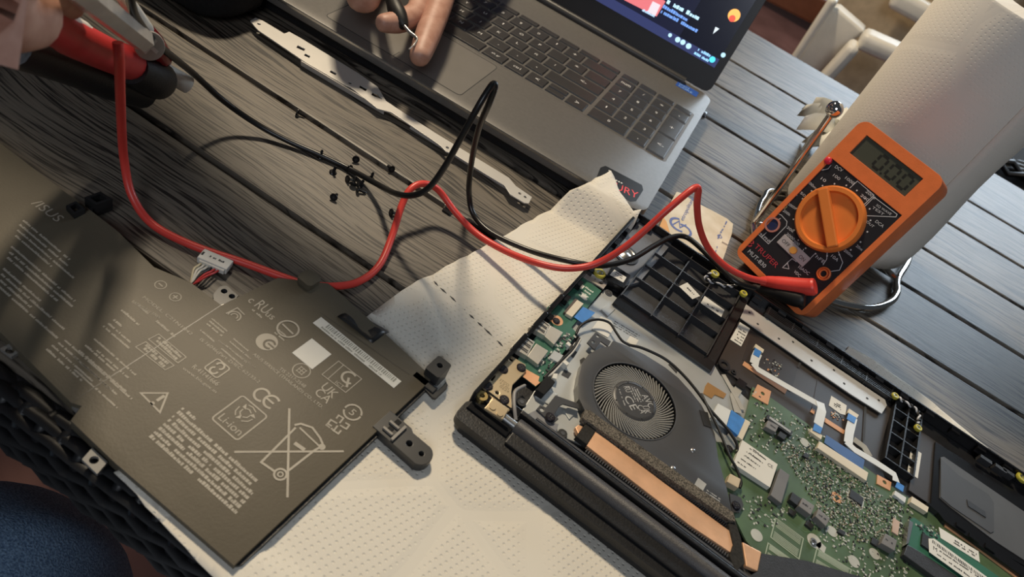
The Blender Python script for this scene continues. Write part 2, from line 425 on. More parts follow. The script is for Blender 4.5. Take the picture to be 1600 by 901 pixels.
# woven rim along the near edge: two tiers of flat strands over and under uprights
WICK = mat('wicker_strand', (.007, .007, .008), .45, 0, .3, 200)
mb = MB().box(-.60, .1065, .708, .95, .1165, .738)
obj('rim_core', mb, mat('rim_core', (.006, .006, .006), .9), TB)
mb = MB(); rg = random.Random(3)
prof = [(.1180, .7410), (.1145, .7432), (.1100, .7432), (.1060, .7405), (.1038, .7345), (.1030, .7275), (.1030, .7205), (.1034, .7150)]
for t, (y, z) in enumerate(prof):
    pts = []
    for i in range(-24, 25):
        x = i * .0105
        ph = math.pi * (i + t)
        off = .0012 * math.cos(ph)
        n = Vector((0, -1, .35)) if t > 3 else Vector((0, -.2, 1))
        pts.append(Vector((x, y, z)) + n.normalized() * off + Vector((0, 0, rg.uniform(-.0003, .0003))))
    mb.tube(pts, .0033, 6, .55)
o = obj('rim_weave', mb, WICK, TB, smooth=50, kind='stuff')
mb = MB()
for i in range(-24, 25):
    x = i * .0105 + .002
    mb.tube(spline([(x, y, z + .0006) for y, z in prof], 2), .0022, 6, .5)
obj('rim_upright', mb, WICK, TB, smooth=50, kind='stuff')

# ---- white plastic chair beyond the table (blurred)
CHW = mat('chair_plastic', (.85, .80, .70), .45, 0, .04)
CH = thing('plastic_chair', 'cream moulded plastic chair standing beyond the far table edge', 'chair', loc=(.16, 1.62, -.745))
def ch(name, mb, bevel=.012, m=None): return obj(name, mb, m or CHW, CH, bevel=bevel, smooth=40, seg=3)
cp = lambda px, py, y: (CC + ray(px, py) * (y / ray(px, py).y))     # where a sight line meets the vertical plane at y
def cl(px, py, y): return cp(px, py, y) - Vector((.16, 1.62, -.745))
YB = 1.42
# back panel facing the table: side stile, top rail, inner rail, seat opening
def strip(name, a, b, y, w, d=.03, m=None):
    a, b = cl(*a, y), cl(*b, y); e = (b - a); e /= 1; mid = (a + b) / 2; u = e.normalized(); n = Vector((0, 1, 0)); v = u.cross(n).normalized()
    return ch(name, MB().obox(mid, u * (e.length / 2), n * (d / 2), v * (w / 2)), .012, m)
def slab(name, pts, y, d=.03, m=None):
    P = [cl(*q, y) for q in pts]; mbb = MB()
    n = len(P); vs = P + [p + Vector((0, d, 0)) for p in P]
    mbb.add(vs, [tuple(range(n)), tuple(range(2 * n - 1, n - 1, -1))] + [(i, (i + 1) % n, (i + 1) % n + n, i + n) for i in range(n)])
    return ch(name, mbb, .006, m)
slab('back_panel', [(1236, 104), (1297, 12), (1310, 14), (1352, 50), (1332, 66), (1276, 132), (1262, 124), (1240, 112)], YB, .04)
strip('arm_rail', (1344, 58), (1420, 92), YB - .03, .030, .05)
strip('seat_edge', (1338, 68), (1280, 132), YB - .05, .022, .05)
strip('side_stile', (1234, 104), (1306, -6), YB - .02, .016, .05)
strip('top_rail', (1395, -6), (1480, 40), YB + .12, .035, .04)
strip('back_shade', (1310, -2), (1470, 80), YB + .16, .19, .012, mat('shaded_cream', (.56, .44, .29), .8))['label'] = 'inner face of the chair back, its shade painted tan'  # cream chair back in shade, with the shade painted in as tan
slab('seat', [(1290, 125), (1345, 74), (1440, 110), (1420, 190), (1300, 170)], YB + .1, .25, mat('brown_seat_cloth', (.36, .29, .21), .8))
for dx in (-.2, .2):
    for dy in (-.1, .3): ch('leg', MB().box(dx - .02, dy - .02, 0, dx + .02, dy + .02, .42))
# reddish wooden bench edge behind, upper left of the chair
mb = MB()
P = [cp(*q, 1.9) for q in [(1213, -14), (1284, 22), (1290, 12), (1222, -30)]]
o = obj('bench', MB().obox((P[0] + P[1]) / 2 + Vector((0, .2, .0)), (P[1] - P[0]) * .9, Vector((0, .2, 0)), Vector((0, 0, .03))), mat('red_wood', (.17, .06, .03), .5), None, bevel=.006)
tag(o, 'blurred reddish-brown board beside the cream chair', 'board')
# ---- black woven chair edge at the far right
WC = thing('wicker_chair', 'black woven wicker chair edge showing right of the paper roll', 'chair', loc=(.52, 1.14, -.745))
mb = MB()
for t in range(7):
    for sgn in (0, 1):
        pts = []
        for i in range(30):
            x = -.24 + i * .016
            pts.append((x, -.10 + t * .012 + .003 * math.cos(math.pi * (i + t)), .742 + .006 * math.sin(math.pi * (i * .5 + t)) - t * .002))
    mb.tube(pts, .0062, 6, .6)
obj('weave', mb, WICK, WC, smooth=50, kind='stuff')
obj('seat_body', MB().box(-.25, -.11, .40, .25, .36, .735), mat('rim_core', (.006, .006, .006), .9), WC, bevel=.02)
for dx in (-.21, .21):
    for dy in (-.06, .32): obj('leg', MB().box(dx - .02, dy - .02, 0, dx + .02, dy + .02, .41), BLK, WC)

# ================================================================== paper towel sheet under the work
TW = thing('paper_towel_sheet', 'white embossed paper towel spread under the battery and opened laptop', 'paper towel', loc=(0, 0, 0))
def dl2(u, v): return (D.m() @ Vector((u, v, 0))).xy
outl = [w3(*q).xy for q in [(578, 491, .001), (640, 447, .001), (760, 383, .001), (850, 330, .003), (885, 308, .008), (912, 291, .018), (955, 265, .0212), (970, 300, .0212), (984, 338, .0150), (988, 350, .006)]]
outl += [dl2(.006, .205), dl2(.10, .212), dl2(.16, .226)] + [w3(*q, .001).xy for q in [(1320, 548), (1326, 540), (1352, 553), (1382, 573), (1409, 592), (1445, 618), (1484, 650), (1530, 688), (1570, 720)]] + [dl2(.34, .20), dl2(.34, .05)]
outl += [Vector((.30, .102)), Vector((.05, .102))] + [w3(*q, .0036).xy for q in [(372, 935), (330, 898), (290, 855), (245, 808), (178, 738)]]
def inside(p, poly):
    c = False; n = len(poly)
    for i in range(n):
        a, b = poly[i], poly[(i + 1) % n]
        if (a[1] > p[1]) != (b[1] > p[1]) and p[0] < (b[0] - a[0]) * (p[1] - a[1]) / (b[1] - a[1]) + a[0]: c = not c
    return c
rg = random.Random(5)
dense = []
for i in range(len(outl)):
    a, b = outl[i], outl[(i + 1) % len(outl)]; k = max(2, int((b - a).length / .006)); nr = Vector((-(b - a).y, (b - a).x)).normalized()
    for j in range(k): dense.append(a + (b - a) * j / k + nr * (rg.uniform(-.0006, .0006) if j else 0))
bm = bmesh.new(); vs = [bm.verts.new((p.x, p.y, 0)) for p in dense]
f = bm.faces.new(vs); bmesh.ops.triangulate(bm, faces=[f])
for ax in ((1, 0, 0), (0, 1, 0)):
    for i in range(-30, 82):
        c = i * .0065
        bmesh.ops.bisect_plane(bm, geom=bm.verts[:] + bm.edges[:] + bm.faces[:], plane_co=(c, c, 0), plane_no=ax)
folds = [(w3(650, 440, 0).xy, w3(690, 560, 0).xy, .0032, .004), (w3(690, 470, 0).xy, w3(900, 900, 0).xy, .0022, .006), (w3(600, 493, 0).xy, w3(720, 485, 0).xy, .0012, .003),
         (w3(560, 760, 0).xy, w3(860, 745, 0).xy, .0010, .003), (w3(850, 300, 0).xy, w3(960, 340, 0).xy, .0012, .004)]
def sst(x): x = max(0, min(1, x)); return x * x * (3 - 2 * x)
Li = L.m().inverted(); Di = D.m().inverted(); Bi = B.m().inverted()
def towel_z(p):
    z = .0010 + .0005 * (math.sin(p.x * 61 + p.y * 23) * math.sin(p.y * 47 - p.x * 31) + 1)
    for a, b, h, w in folds:
        d = b - a; t = max(0, min(1, (p - a).dot(d) / d.length_squared)); q = (p - a - d * t).length
        z += h * math.exp(-(q / w) ** 2) * math.sin(math.pi * min(1, max(.02, t))) ** .4
    d = Di @ Vector((p.x, p.y, 0)); k = sst((d.x + .008) / .008) * sst((d.y + .010) / .008) if d.y < .24 else 1.0
    b = Bi @ Vector((p.x, p.y, 0)); k2 = sst((.006 - b.x) / .006) * sst((.141 - b.y) / .006)
    z += (.0007 - z) * max(k, k2)
    l = Li @ Vector((p.x, p.y, 0)); s_ = l.y + .0185
    if -.14 < l.x < .012: z = max(z, .0206 * sst((s_ + .034) / .031))           # the corner rides up onto the running laptop
    if p.y < .121: z = max(z, .0007 + .0030 * sst((.121 - p.y) / .005))    # and lies over the woven rim
    return z
for v in bm.verts: v.co.z = towel_z(Vector((v.co.x, v.co.y)))
bmesh.ops.recalc_face_normals(bm, faces=bm.faces)
me = bpy.data.meshes.new('towel_sheet'); bm.to_mesh(me); bm.free(); me.materials.append(M_TOWEL)
for p in me.polygons: p.use_smooth = True
o = bpy.data.objects.new('towel_sheet', me); COL.objects.link(o); o.parent = TW
sm = o.modifiers.new('thick', 'SOLIDIFY'); sm.thickness = .0005; sm.offset = -1
# perforation slits across the sheet
pa = [(678, 438, 685, 446), (688, 449, 698, 458), (703, 462, 713, 472), (721, 479, 727, 485), (733, 491, 741, 498), (746, 503, 754, 510), (756, 512, 769, 524), (777, 531, 786, 540)]
for x0, y0, x1, y1 in pa:
    a, b = w3(x0, y0, .0016).xy, w3(x1, y1, .0016).xy; e = b - a; n = Vector((-e.y, e.x)).normalized() * .0006
    mbp = MB(); mid = (a + b) / 2
    tz = towel_z(mid); mbp.prism([a, mid - n, b, mid + n], tz - .0003, tz + .0003); obj('perforation_slit', mbp, INK, TW)

# ================================================================== battery pack
BT = thing('laptop_battery', 'flat dark grey laptop battery pack covered in printed certification marks', 'battery', B)
BH = .0062
BTM = mat('battery_film', (.105, .088, .060), .50, 0, .12, 25, .12, 900, spec=.32)
def bq(px, py, z=BH): return B.loc(px, py, z)
BO = [(0, 0), (.0, .128), (-.002, .1305), (-.022, .1325), (-.066, .1362), (-.078, .1365), (-.097, .1185), (-.1005, .0845), (-.1205, .0835), (-.1385, .0770), (-.168, .0795), (-.196, .0785), (-.204, .0775), (-.30, .0730), (-.30, .007), (-.1455, .0062), (-.098, .0042), (-.094, .0060), (-.091, -.001), (-.064, -.0015)]
obj('pack', MB().prism(list(reversed(BO)), .0002, BH), BTM, BT, smooth=35, bevel=.0011, seg=3)
obj('edge_strip', MB().prism([(.0002, .001), (.0016, .003), (.0016, .127), (.0002, .129)], .0015, .0042), BLK, BT)
# seams in the film between the cells
for a, b in (((-.1005, .0845), (-.098, .0042)), (bq(500, 488), bq(640, 585))):
    mb = MB(); put_line(mb, [a, b], .0005, BH + .00008); obj('cell_seam', mb, mat('film_seam', (.055, .047, .034), .4), BT)
PRN = mat('battery_print', (.40, .36, .29), .6)
Z = BH + .00012
rng = random.Random(11)
def t_(s, a, b, h=None, name='printed_words'):
    m_ = MB(); put_text(m_, s, bq(*a), bq(*b), Z, h); return obj(name, m_, PRN, BT)
mb = MB(); put_text(mb, '/ISUS', bq(48, 318), bq(88, 347), Z, .0048); obj('maker_logo', mb, PRN, BT)
t_('ASUS SERVICE (THAILAND) CO., LTD.', (393, 555), (501, 639), .0022)
t_('TIS 2217-2548', (435, 577), (475, 606), .0019)
t_('IS 16046(Part 2)/IEC 62133-2', (310, 532), (402, 600), .0022)
t_('R-41141666', (299, 574), (338, 603), .0024)
t_('www.bis.gov.in', (283, 577), (335, 615), .0020)
t_('MODEL: C21N1842', (222, 465), (298, 524), .0016)
t_('RATING 7.6V 37Wh', (205, 472), (248, 498), .0015)
t_('Dynapack Electronic Technology Co., Ltd', (340, 533), (397, 575), .0011)
# CE
m_ = MB(); c = bq(409, 617); put_arc(m_, c, .0034, 50, 310, .0011, Z); c = bq(424, 628); put_arc(m_, c, .0034, 50, 310, .0011, Z); put_line(m_, [(c[0] - .0032, c[1]), (c[0] + .0014, c[1])], .0010, Z)
obj('conformity_mark', m_, PRN, BT)
m_ = MB(); put_text(m_, 'UK', bq(500, 605), bq(519, 623), Z, .0048); put_text(m_, 'CA', bq(490, 614), bq(510, 631), Z, .0046); obj('approval_mark', m_, PRN, BT)
# Li-ion recycling box
q = [bq(378, 618), bq(419, 650), bq(371, 688), bq(330, 654)]
u0 = (q[0][0] + q[3][0]) / 2; u1 = (q[1][0] + q[2][0]) / 2; v1 = (q[0][1] + q[1][1]) / 2; v0 = (q[2][1] + q[3][1]) / 2
m_ = MB(); put_line(m_, rrect(u0, v0, u1, v1, .0014, 3), .0007, Z, True); put_text(m_, 'Li-ion', (u0 + .0016, v0 + .0018), (u1 - .0014, v0 + .0018), Z, .0038)
cx_, cy_ = (u0 + u1) / 2, v0 + .0120
for k in range(3):
    a0 = 90 + 120 * k
    put_line(m_, [(cx_ + .0044 * math.cos(math.radians(a0 + d)), cy_ + .0044 * math.sin(math.radians(a0 + d))) for d in (-38, 0, 30)], .0005, Z)
    put_line(m_, [(cx_ + .0024 * math.cos(math.radians(a0 + d)), cy_ + .0024 * math.sin(math.radians(a0 + d))) for d in (-48, 0, 38)], .0005, Z)
    a = math.radians(a0 + 42); put_poly(m_, [(cx_ + .0050 * math.cos(a), cy_ + .0050 * math.sin(a)), (cx_ + .0018 * math.cos(a), cy_ + .0018 * math.sin(a)), (cx_ + .0036 * math.cos(a + .45), cy_ + .0036 * math.sin(a + .45))], Z)
obj('recycling_mark', m_, PRN, BT)
# crossed-out wheeled bin
m_ = MB()
put_line(m_, [bq(452, 638), bq(449, 777)], .0010, Z); put_line(m_, [bq(366, 706), bq(537, 705)], .0010, Z)
put_line(m_, [bq(462, 668), bq(408, 722), bq(430, 737)], .0010, Z); put_line(m_, [bq(451, 735), bq(492, 703), bq(505, 696), bq(500, 684), bq(488, 668), bq(470, 662), bq(460, 664)], .0010, Z)
put_line(m_, [bq(468, 668), bq(500, 698)], .0008, Z); put_line(m_, [bq(460, 692), bq(476, 703)], .0018, Z)
c = bq(438, 741); put_arc(m_, c, .0026, 0, 360, .0009, Z); put_arc(m_, c, .0011, 0, 360, .0006, Z); put_poly(m_, circ(*bq(503, 698), .0016, 12), Z)
obj('bin_mark', m_, PRN, BT)
# other round and square marks
m_ = MB(); c = bq(450, 514); put_arc(m_, c, .0052, 0, 360, .0009, Z, 26); put_line(m_, [bq(441, 506), bq(458, 522)], .0009, Z); obj('battery_mark', m_, PRN, BT)
m_ = MB(); c = bq(417, 534); put_poly(m_, circ(*c, .0052, 26), Z); obj('round_mark', m_, PRN, BT)
m_ = MB(); c2 = bq(421, 538); put_arc(m_, c2, .0026, 40, 320, .0010, Z + .00006); put_line(m_, [(c2[0] - .001, c2[1]), (c2[0] + .003, c2[1])], .0009, Z + .00006); obj('round_mark_cutout', m_, BTM, BT)
m_ = MB(); c = bq(471, 579); put_arc(m_, c, .0042, 0, 360, .0005, Z, 22)
for d in (-.0016, 0, .0016): put_line(m_, [(c[0] - .002, c[1] + d), (c[0] + .002, c[1] + d)], .0004, Z); put_line(m_, [(c[0] + d, c[1] - .002), (c[0] + d, c[1] + .002)], .0004, Z)
obj('seal_mark', m_, PRN, BT)
q = [bq(529, 564), bq(565, 592), bq(540, 613), bq(503, 585)]
m_ = MB(); put_line(m_, q, .0004, Z, True); put_line(m_, [bq(537, 570), bq(512, 592)], .0004, Z); c = bq(545, 590); put_arc(m_, c, .0034, 60, 330, .0011, Z); put_line(m_, [c, (c[0] + .003, c[1] - .005)], .0012, Z); put_text(m_, 'ICT', bq(523, 598), bq(535, 607), Z, .0018); obj('test_mark', m_, PRN, BT)
m_ = MB(); c = bq(551, 644); put_arc(m_, c, .0042, 20, 190, .0009, Z); put_arc(m_, c, .0042, 205, 372, .0009, Z); put_text(m_, '5', (c[0] - .0012, c[1] - .0018), (c[0] + .0012, c[1] - .0018), Z, .0036); obj('reuse_mark', m_, PRN, BT)
m_ = MB(); c = bq(529, 663)
for k in range(4): a = math.radians(90 * k + 10); d = Vector((math.cos(a), math.sin(a))); n = Vector((-d.y, d.x)); C_ = Vector(c); put_line(m_, [C_ + d * .0008, C_ + d * .0042, C_ + d * .0042 + n * .0026, C_ + d * .0020 + n * .0026], .0008, Z)
put_rows(m_, bq(508, 664), bq(532, 682), Z, .0010, rng); obj('square_knot_mark', m_, PRN, BT)
m_ = MB(); put_text(m_, 'c', bq(386, 470), bq(391, 474), Z, .0030); put_text(m_, 'RU', bq(396, 478), bq(413, 491), Z, .0062); put_text(m_, 'us', bq(413, 492), bq(424, 500), Z, .0028); put_rows(m_, bq(393, 484), bq(408, 497), Z, .0012, rng); obj('component_mark', m_, PRN, BT)
m_ = MB(); put_arc(m_, bq(366, 494), .0030, -20, 210, .0007, Z); put_arc(m_, bq(366, 494), .0016, -20, 210, .0006, Z); put_line(m_, [bq(353, 490), bq(371, 481), bq(382, 492)], .0006, Z); obj('kite_mark', m_, PRN, BT)
q = [bq(340, 560), bq(360, 576), bq(339, 591), bq(318, 575)]
m_ = MB(); u0 = (q[0][0] + q[3][0]) / 2; u1 = (q[1][0] + q[2][0]) / 2; v1 = (q[0][1] + q[1][1]) / 2; v0 = (q[2][1] + q[3][1]) / 2
put_line(m_, rrect(u0, v0, u1, v1, .0012, 3), .0006, Z, True); c = ((u0 + u1) / 2, (v0 + v1) / 2); put_arc(m_, (c[0], c[1] + .0018), .0018, -60, 200, .0009, Z); put_arc(m_, (c[0], c[1] - .0018), .0018, 120, 380, .0009, Z); obj('standard_mark', m_, PRN, BT)
q = [(220, 614), (262, 614), (250, 644)]
m_ = MB(); put_line(m_, [bq(*x) for x in q], .0008, Z, True); put_line(m_, [bq(257, 618), bq(245, 626)], .0014, Z); put_poly(m_, circ(*bq(238, 630), .0010, 10), Z); obj('warning_triangle', m_, PRN, BT)
for c in ((251, 445), (274, 464)):
    m_ = MB(); put_arc(m_, bq(*c), .0026, 0, 360, .0004, Z, 18); k = bq(*c); put_line(m_, [(k[0] - .0014, k[1]), (k[0] + .0014, k[1])], .0006, Z)
    if c[0] > 260: put_line(m_, [(k[0], k[1] - .0014), (k[0], k[1] + .0014)], .0006, Z)
    obj('polarity_mark', m_, PRN, BT)
for q in ([(248, 522), (291, 558), (278, 567), (232, 530)], [(228, 534), (272, 571), (258, 578), (212, 542)]):
    m_ = MB(); put_line(m_, [bq(*x) for x in q], .0004, Z, True)
    put_rows(m_, bq(q[3][0] + 9, q[3][1] + 1), bq(q[2][0] - 3, q[2][1] - 4), Z, .0016, rng); put_rows(m_, bq(q[3][0] + 14, q[3][1] - 2), bq(q[2][0] + 3, q[2][1] - 8), Z, .0016, rng)
    obj('boxed_notice', m_, PRN, BT)
# small print, line by line (start px, end px, height)
small = [((150, 548), (206, 588), .0012), ((146, 530), (222, 580), .0012), ((160, 510), (205, 542), .0013), ((168, 506), (205, 535), .0013), ((176, 500), (190, 510), .0014), ((188, 485), (218, 508), .0017), ((215, 478), (232, 490), .0016), ((240, 500), (272, 527), .0018),
         ((112, 556), (200, 604), .0013), ((122, 548), (212, 600), .0013), ((132, 540), (190, 572), .0013), ((70, 545), (135, 590), .0014), ((80, 540), (150, 592), .0012), ((90, 536), (170, 610), .0012), ((100, 532), (178, 640), .0012), ((115, 578), (180, 640), .0012),
         ((345, 545), (380, 572), .0010), ((352, 540), (386, 566), .0010), ((358, 534), (392, 560), .0010), ((362, 528), (388, 548), .0010), ((322, 506), (346, 525), .0013), ((326, 502), (350, 520), .0013), ((330, 498), (358, 515), .0010), ((312, 516), (336, 534), .0011), ((428, 520), (444, 533), .0012), ((432, 514), (446, 526), .0012)]
m_ = MB()
for a, b, h in small:
    p, q = Vector(bq(*a)), Vector(bq(*b)); put_rows(m_, p, p + Vector(((q - p).length, 0)), Z, h * .8, rng, .9)
# upper-left paragraph
for i in range(13):
    a = (-6 + 3.2 * i, 446 - 8.6 * i); ln = rng.choice([70, 110, 95, 60, 120])
    if i in (4, 8): continue
    p = Vector(bq(*a)); put_rows(m_, p, p + Vector((ln * .00036, 0)), Z, .0012, rng, .92)
obj('small_print', m_, PRN, BT, kind='stuff')
# large block of ideographic print, bottom
m_ = MB()
for i in range(8):
    a = (232 + 7.2 * i, 682 - 6.2 * i); b = (368 + 4 * i, 803 - 5 * i)
    if i == 7: b = (306, 655)
    if i > 4 and i < 7: b = (380 + 4 * i, 768 - 3 * i)
    p, q = Vector(bq(*a)), Vector(bq(*b)); put_rows(m_, p, p + Vector(((q - p).length, 0)), Z, .0018, rng, .9)
obj('notice_block', m_, PRN, BT, kind='stuff')
# stickers
u = B.rect([(503, 495), (628, 598), (612, 606), (490, 503)], BH)
o = obj('barcode_sticker', MB().box(u[0], u[1], BH, u[2], u[3], BH + .0002), WHT, BT); 
m_ = MB(); x = u[0] + .006
while x < u[2] - .003:
    k = rng.uniform(.0003, .0009); m_.add([(x, u[1] + .0026, 0), (x + k, u[1] + .0026, 0), (x + k, u[3] - .0006, 0), (x, u[3] - .0006, 0)], [(0, 1, 2, 3)]); x += k + rng.uniform(.0004, .0008)
put_rows(m_, (u[0] + .004, u[1] + .0008), (u[2] - .008, u[1] + .0008), 0, .0011, rng)
m_.v = [(a, b, BH + .0003) for a, b, c in m_.v]; k = obj('barcode', m_, mat('faint_ink', (.30, .29, .24), .7), o)
u = B.rect([(487, 529), (518, 553), (488, 577), (456, 551)], BH)
obj('blank_sticker', MB().box(u[0], u[1], BH, u[2], u[3], BH + .0002), WHT, BT, label='small square white sticker')
# black tape flag and nub at the top edge
m_ = MB(); q = [bq(527, 495, .006), bq(553, 484, .005), bq(606, 524, .002), bq(580, 542, .003)]
vs = []
for i in range(9):
    for j in range(5):
        s, t = i / 8, j / 4; a = Vector(q[0]) * (1 - s) + Vector(q[3]) * s; b_ = Vector(q[1]) * (1 - s) + Vector(q[2]) * s; p = a * (1 - t) + b_ * t
        vs.append((p.x, p.y, BH + .0004 - .0015 * t * t + .0006 * math.sin(s * 9) * t + .0005 * math.sin(t * 7 + s * 4)))
m_.add(vs, [(i * 5 + j, i * 5 + j + 1, i * 5 + j + 6, i * 5 + j + 5) for i in range(8) for j in range(4)])
o = obj('tape_flag', m_, mat('black_tape', (.014, .014, .014), .38), BT, smooth=60); o.modifiers.new('t', 'SOLIDIFY').thickness = .0003
c = bq(478, 440, .006); m_ = MB(); m_.prism(rrect(c[0] - .004, c[1] - .004, c[0] + .006, c[1] + .0055, .0025), .001, .0098); obj('tape_nub', m_, BTM, BT, bevel=.0015, smooth=40)
# plastic mounting lugs
TAB = mat('lug_plastic', (.03, .03, .03), .38)
u = B.rect([(684, 555), (705, 568), (688, 592), (664, 576)], .011)
o = obj('mounting_lug', MB().prism(rrect(u[0], u[1], u[2], u[3], .0014), .0, .0112, [circ((u[0] + u[2]) / 2, (u[1] + u[3]) / 2 + .001, .0016, 14)]), TAB, BT, bevel=.0006)
m_ = MB(); a = bq(650, 580, .006); b_ = bq(668, 597, .006); m_.box(a[0], a[1] - .004, .0022, b_[0] + .006, a[1] + .0005, .0062); obj('lug_arm', m_, TAB, BT, bevel=.0005)
P = [bq(x, y, .005) for x, y in [(663, 607), (675, 597), (683, 602), (679, 607), (684, 610), (690, 604), (697, 596), (700, 601), (698, 607), (681, 623), (676, 622)]]
obj('hook_tab', MB().prism(P, .0036, .0052), TAB, BT, bevel=.0004)
# long lug at the lower right side
ax = Vector(bq(605, 662, .007)); bx_ = Vector(bq(664, 712, .007)); e = (bx_ - ax).normalized(); n = Vector((-e.y, e.x))
def along(s, t): p = ax + e * s + n * t; return (p.x, p.y)
Lg = (bx_ - ax).length
out = [along(-.004, -.0058), along(Lg - .004, -.0062)] + [along(Lg - .002 + .0055 * math.cos(math.radians(a)), .0062 * math.sin(math.radians(a)) - .0002) for a in range(-80, 81, 20)] + [along(Lg - .012, .0058), along(Lg - .014, .0072), along(-.004, .0072)]
h1 = [along(Lg - .0095 + .0016 * math.cos(t), .0016 * math.sin(t)) for t in [i * .449 for i in range(14)]]
h2 = [along(Lg - .002 + .0013 * math.cos(t), .0013 * math.sin(t)) for t in [i * .449 for i in range(14)]]
o = obj('long_lug', MB().prism(out, .001, .0066, [h1, h2]), TAB, BT, bevel=.0005)
m_ = MB()
for t in (-.0030, .0018): m_.obox((*along((Lg - .018) / 2, t), .0072), (*(e * (Lg - .018) / 2), 0), (*(n * .0006), 0), (0, 0, .0008))
m_.obox((*along(Lg - .0165, .0), .0072), (*(e * .0007), 0), (*(n * .0052), 0), (0, 0, .0008)); obj('rib', m_, mat('lug_edge', (.25, .23, .20), .4), o)
m_ = MB()
for t in (-.0006, .0046): m_.obox((*along((Lg - .018) / 2, t), .0067), (*(e * (Lg - .021) / 2), 0), (*(n * .0015), 0), (0, 0, .00015))
obj('slot', m_, BLKG, o)
# lugs on the shaded sides
for nm, pts, hole in (('screw_lug', [(128, 718), (144, 700), (168, 722), (152, 741)], (147, 719)), ('side_lug', [(103, 626), (112, 615), (130, 632), (120, 644)], None), ('corner_lug', [(0, 545), (14, 538), (32, 550), (18, 558)], (16, 548))):
    P = [bq(x, y, .003) for x, y in pts]; hl = [circ(*bq(*hole, .003), .0018, 12)] if hole else []
    obj(nm, MB().prism(P, .0016, .0034, hl), mat('pale_lug', (.22, .21, .19), .5), BT)
P = [bq(x, y, .003) for x, y in [(333, 462), (343, 450), (354, 448), (372, 464), (366, 471), (338, 488), (334, 482)]]
obj('eyelet_tab', MB().prism(P, .0006, .0042, [circ(*bq(350, 457, .003), .0016, 12), circ(*bq(362, 465, .003), .0016, 12)]), mat('eyelet_plastic', (.05, .05, .05), .4), BT)
obj('pale_foil', MB().prism([bq(x, y, .005) for x, y in [(331, 484), (349, 475), (352, 478), (334, 487)]], .0048, .0052), ALU, BT)
# clip behind the maker logo
for P in ([(103, 322), (119, 315), (133, 327), (116, 336)], [(132, 309), (157, 300), (176, 312), (150, 321)]):
    q = [B.loc(x, y, .009) for x, y in P]; c = (sum(a for a, b in q) / 4, sum(b for a, b in q) / 4)
    inn = [(c[0] + (a - c[0]) * .62, c[1] + (b - c[1]) * .62) for a, b in q]
    obj('clip_loop', MB().prism(q, .0015, .0095, [inn]), mat('clip_black', (.010, .010, .010), .6), BT)
q = [B.loc(x, y, .006) for x, y in [(117, 333), (128, 326), (150, 322), (142, 331)]]; obj('clip_bridge', MB().prism(q, .002, .006), BLK, BT)
# plug with its wires, lying against the red test lead
cf = Frame(tuple(w3(337, 403, .006)), tuple(w3(362, 414, .006) - w3(315, 394, .006)), (0, 1, 0))
hw = (w3(361, 412, .006) - w3(315, 393, .006)).length / 2
m4 = BT.matrix_world.inverted() if False else B.m().inverted() @ cf.m()
m_ = MB(); m_.box(-hw, -.0038, -.0045, hw, .0036, -.0005); m_.box(-hw * .82, -.0050, -.0040, hw * .9, -.0036, -.0012); m_.box(-hw * .9, .0036, -.0040, hw * .8, .0044, -.0016)
o = obj('plug_housing', m_.xf(m4), mat('plug_white', (.66, .64, .58), .45), BT, bevel=.0004)
m_ = MB(); put_rows(m_, (-hw * .4, -.0006), (hw * .6, -.0006), 0, .0014, rng); m_.v = [(a, b, -.0004) for a, b, c in m_.v]; obj('plug_print', m_.xf(m4), INK, o)
m_ = MB().box(-hw * .93, -.0012, -.0005, -hw * .8, .0012, -.0003); obj('key_slot', m_.xf(m4), INK, o)
cols = [('wire_cream', (.62, .54, .36)), ('wire_white', (.66, .63, .55)), ('wire_white', (.66, .63, .55)), ('wire_black', (.012, .012, .012)), ('wire_red', (.50, .03, .03)), ('wire_red', (.50, .03, .03))]
for i, (nm, c) in enumerate(cols):
    s0 = cf.m() @ Vector((-hw * .62 + i * hw * .235, -.0045, -.0026)); e0 = w3(295.5 + .7 * i, 445 + .5 * (i % 2), .003); mid = (s0 + e0) / 2 + Vector((0, 0, .002)) + Vector((.0012 * (i - 3) * .4, 0, 0))
    e1 = e0 + Vector((-.002, -.006, -.001))
    pts = [B.m().inverted() @ p for p in spline([s0, s0 * .7 + mid * .3 + Vector((0, -.001, 0)), mid, e0, e1], 4)]
    obj('wire', MB().tube(pts, .00062, 6), mat(nm, c, .45), BT, smooth=60)
# ================================================================== opened laptop, bottom cover off
DL = thing('opened_laptop', 'black laptop lying face down with its bottom cover off and circuit boards bare', 'laptop', D)
RZ = .0175
rg = random.Random(21)
def dq(px, py, z): return D.loc(px, py, z)
def dpoly(name, pts, z0, z1, m, parent=DL, holes=(), **kw):
    return obj(name, MB().prism([dq(a, b, z1) for a, b in pts], z0, z1, holes), m, parent, **kw)
def drect(name, pts, z0, z1, m, parent=DL, r=0, **kw):
    u = D.rect(pts, z1)
    if r: return obj(name, MB().prism(rrect(*u, r), z0, z1), m, parent, **kw)
    return obj(name, MB().box(u[0], u[1], z0, u[2], u[3], z1), m, parent, **kw)
def dprint(parent, fn, z, m=INK, name='print', flag=None):
    b = MB(); fn(b); b.v = [(x, y, z) for x, y, _ in b.v]; return obj(name, b, m, parent, kind=flag)
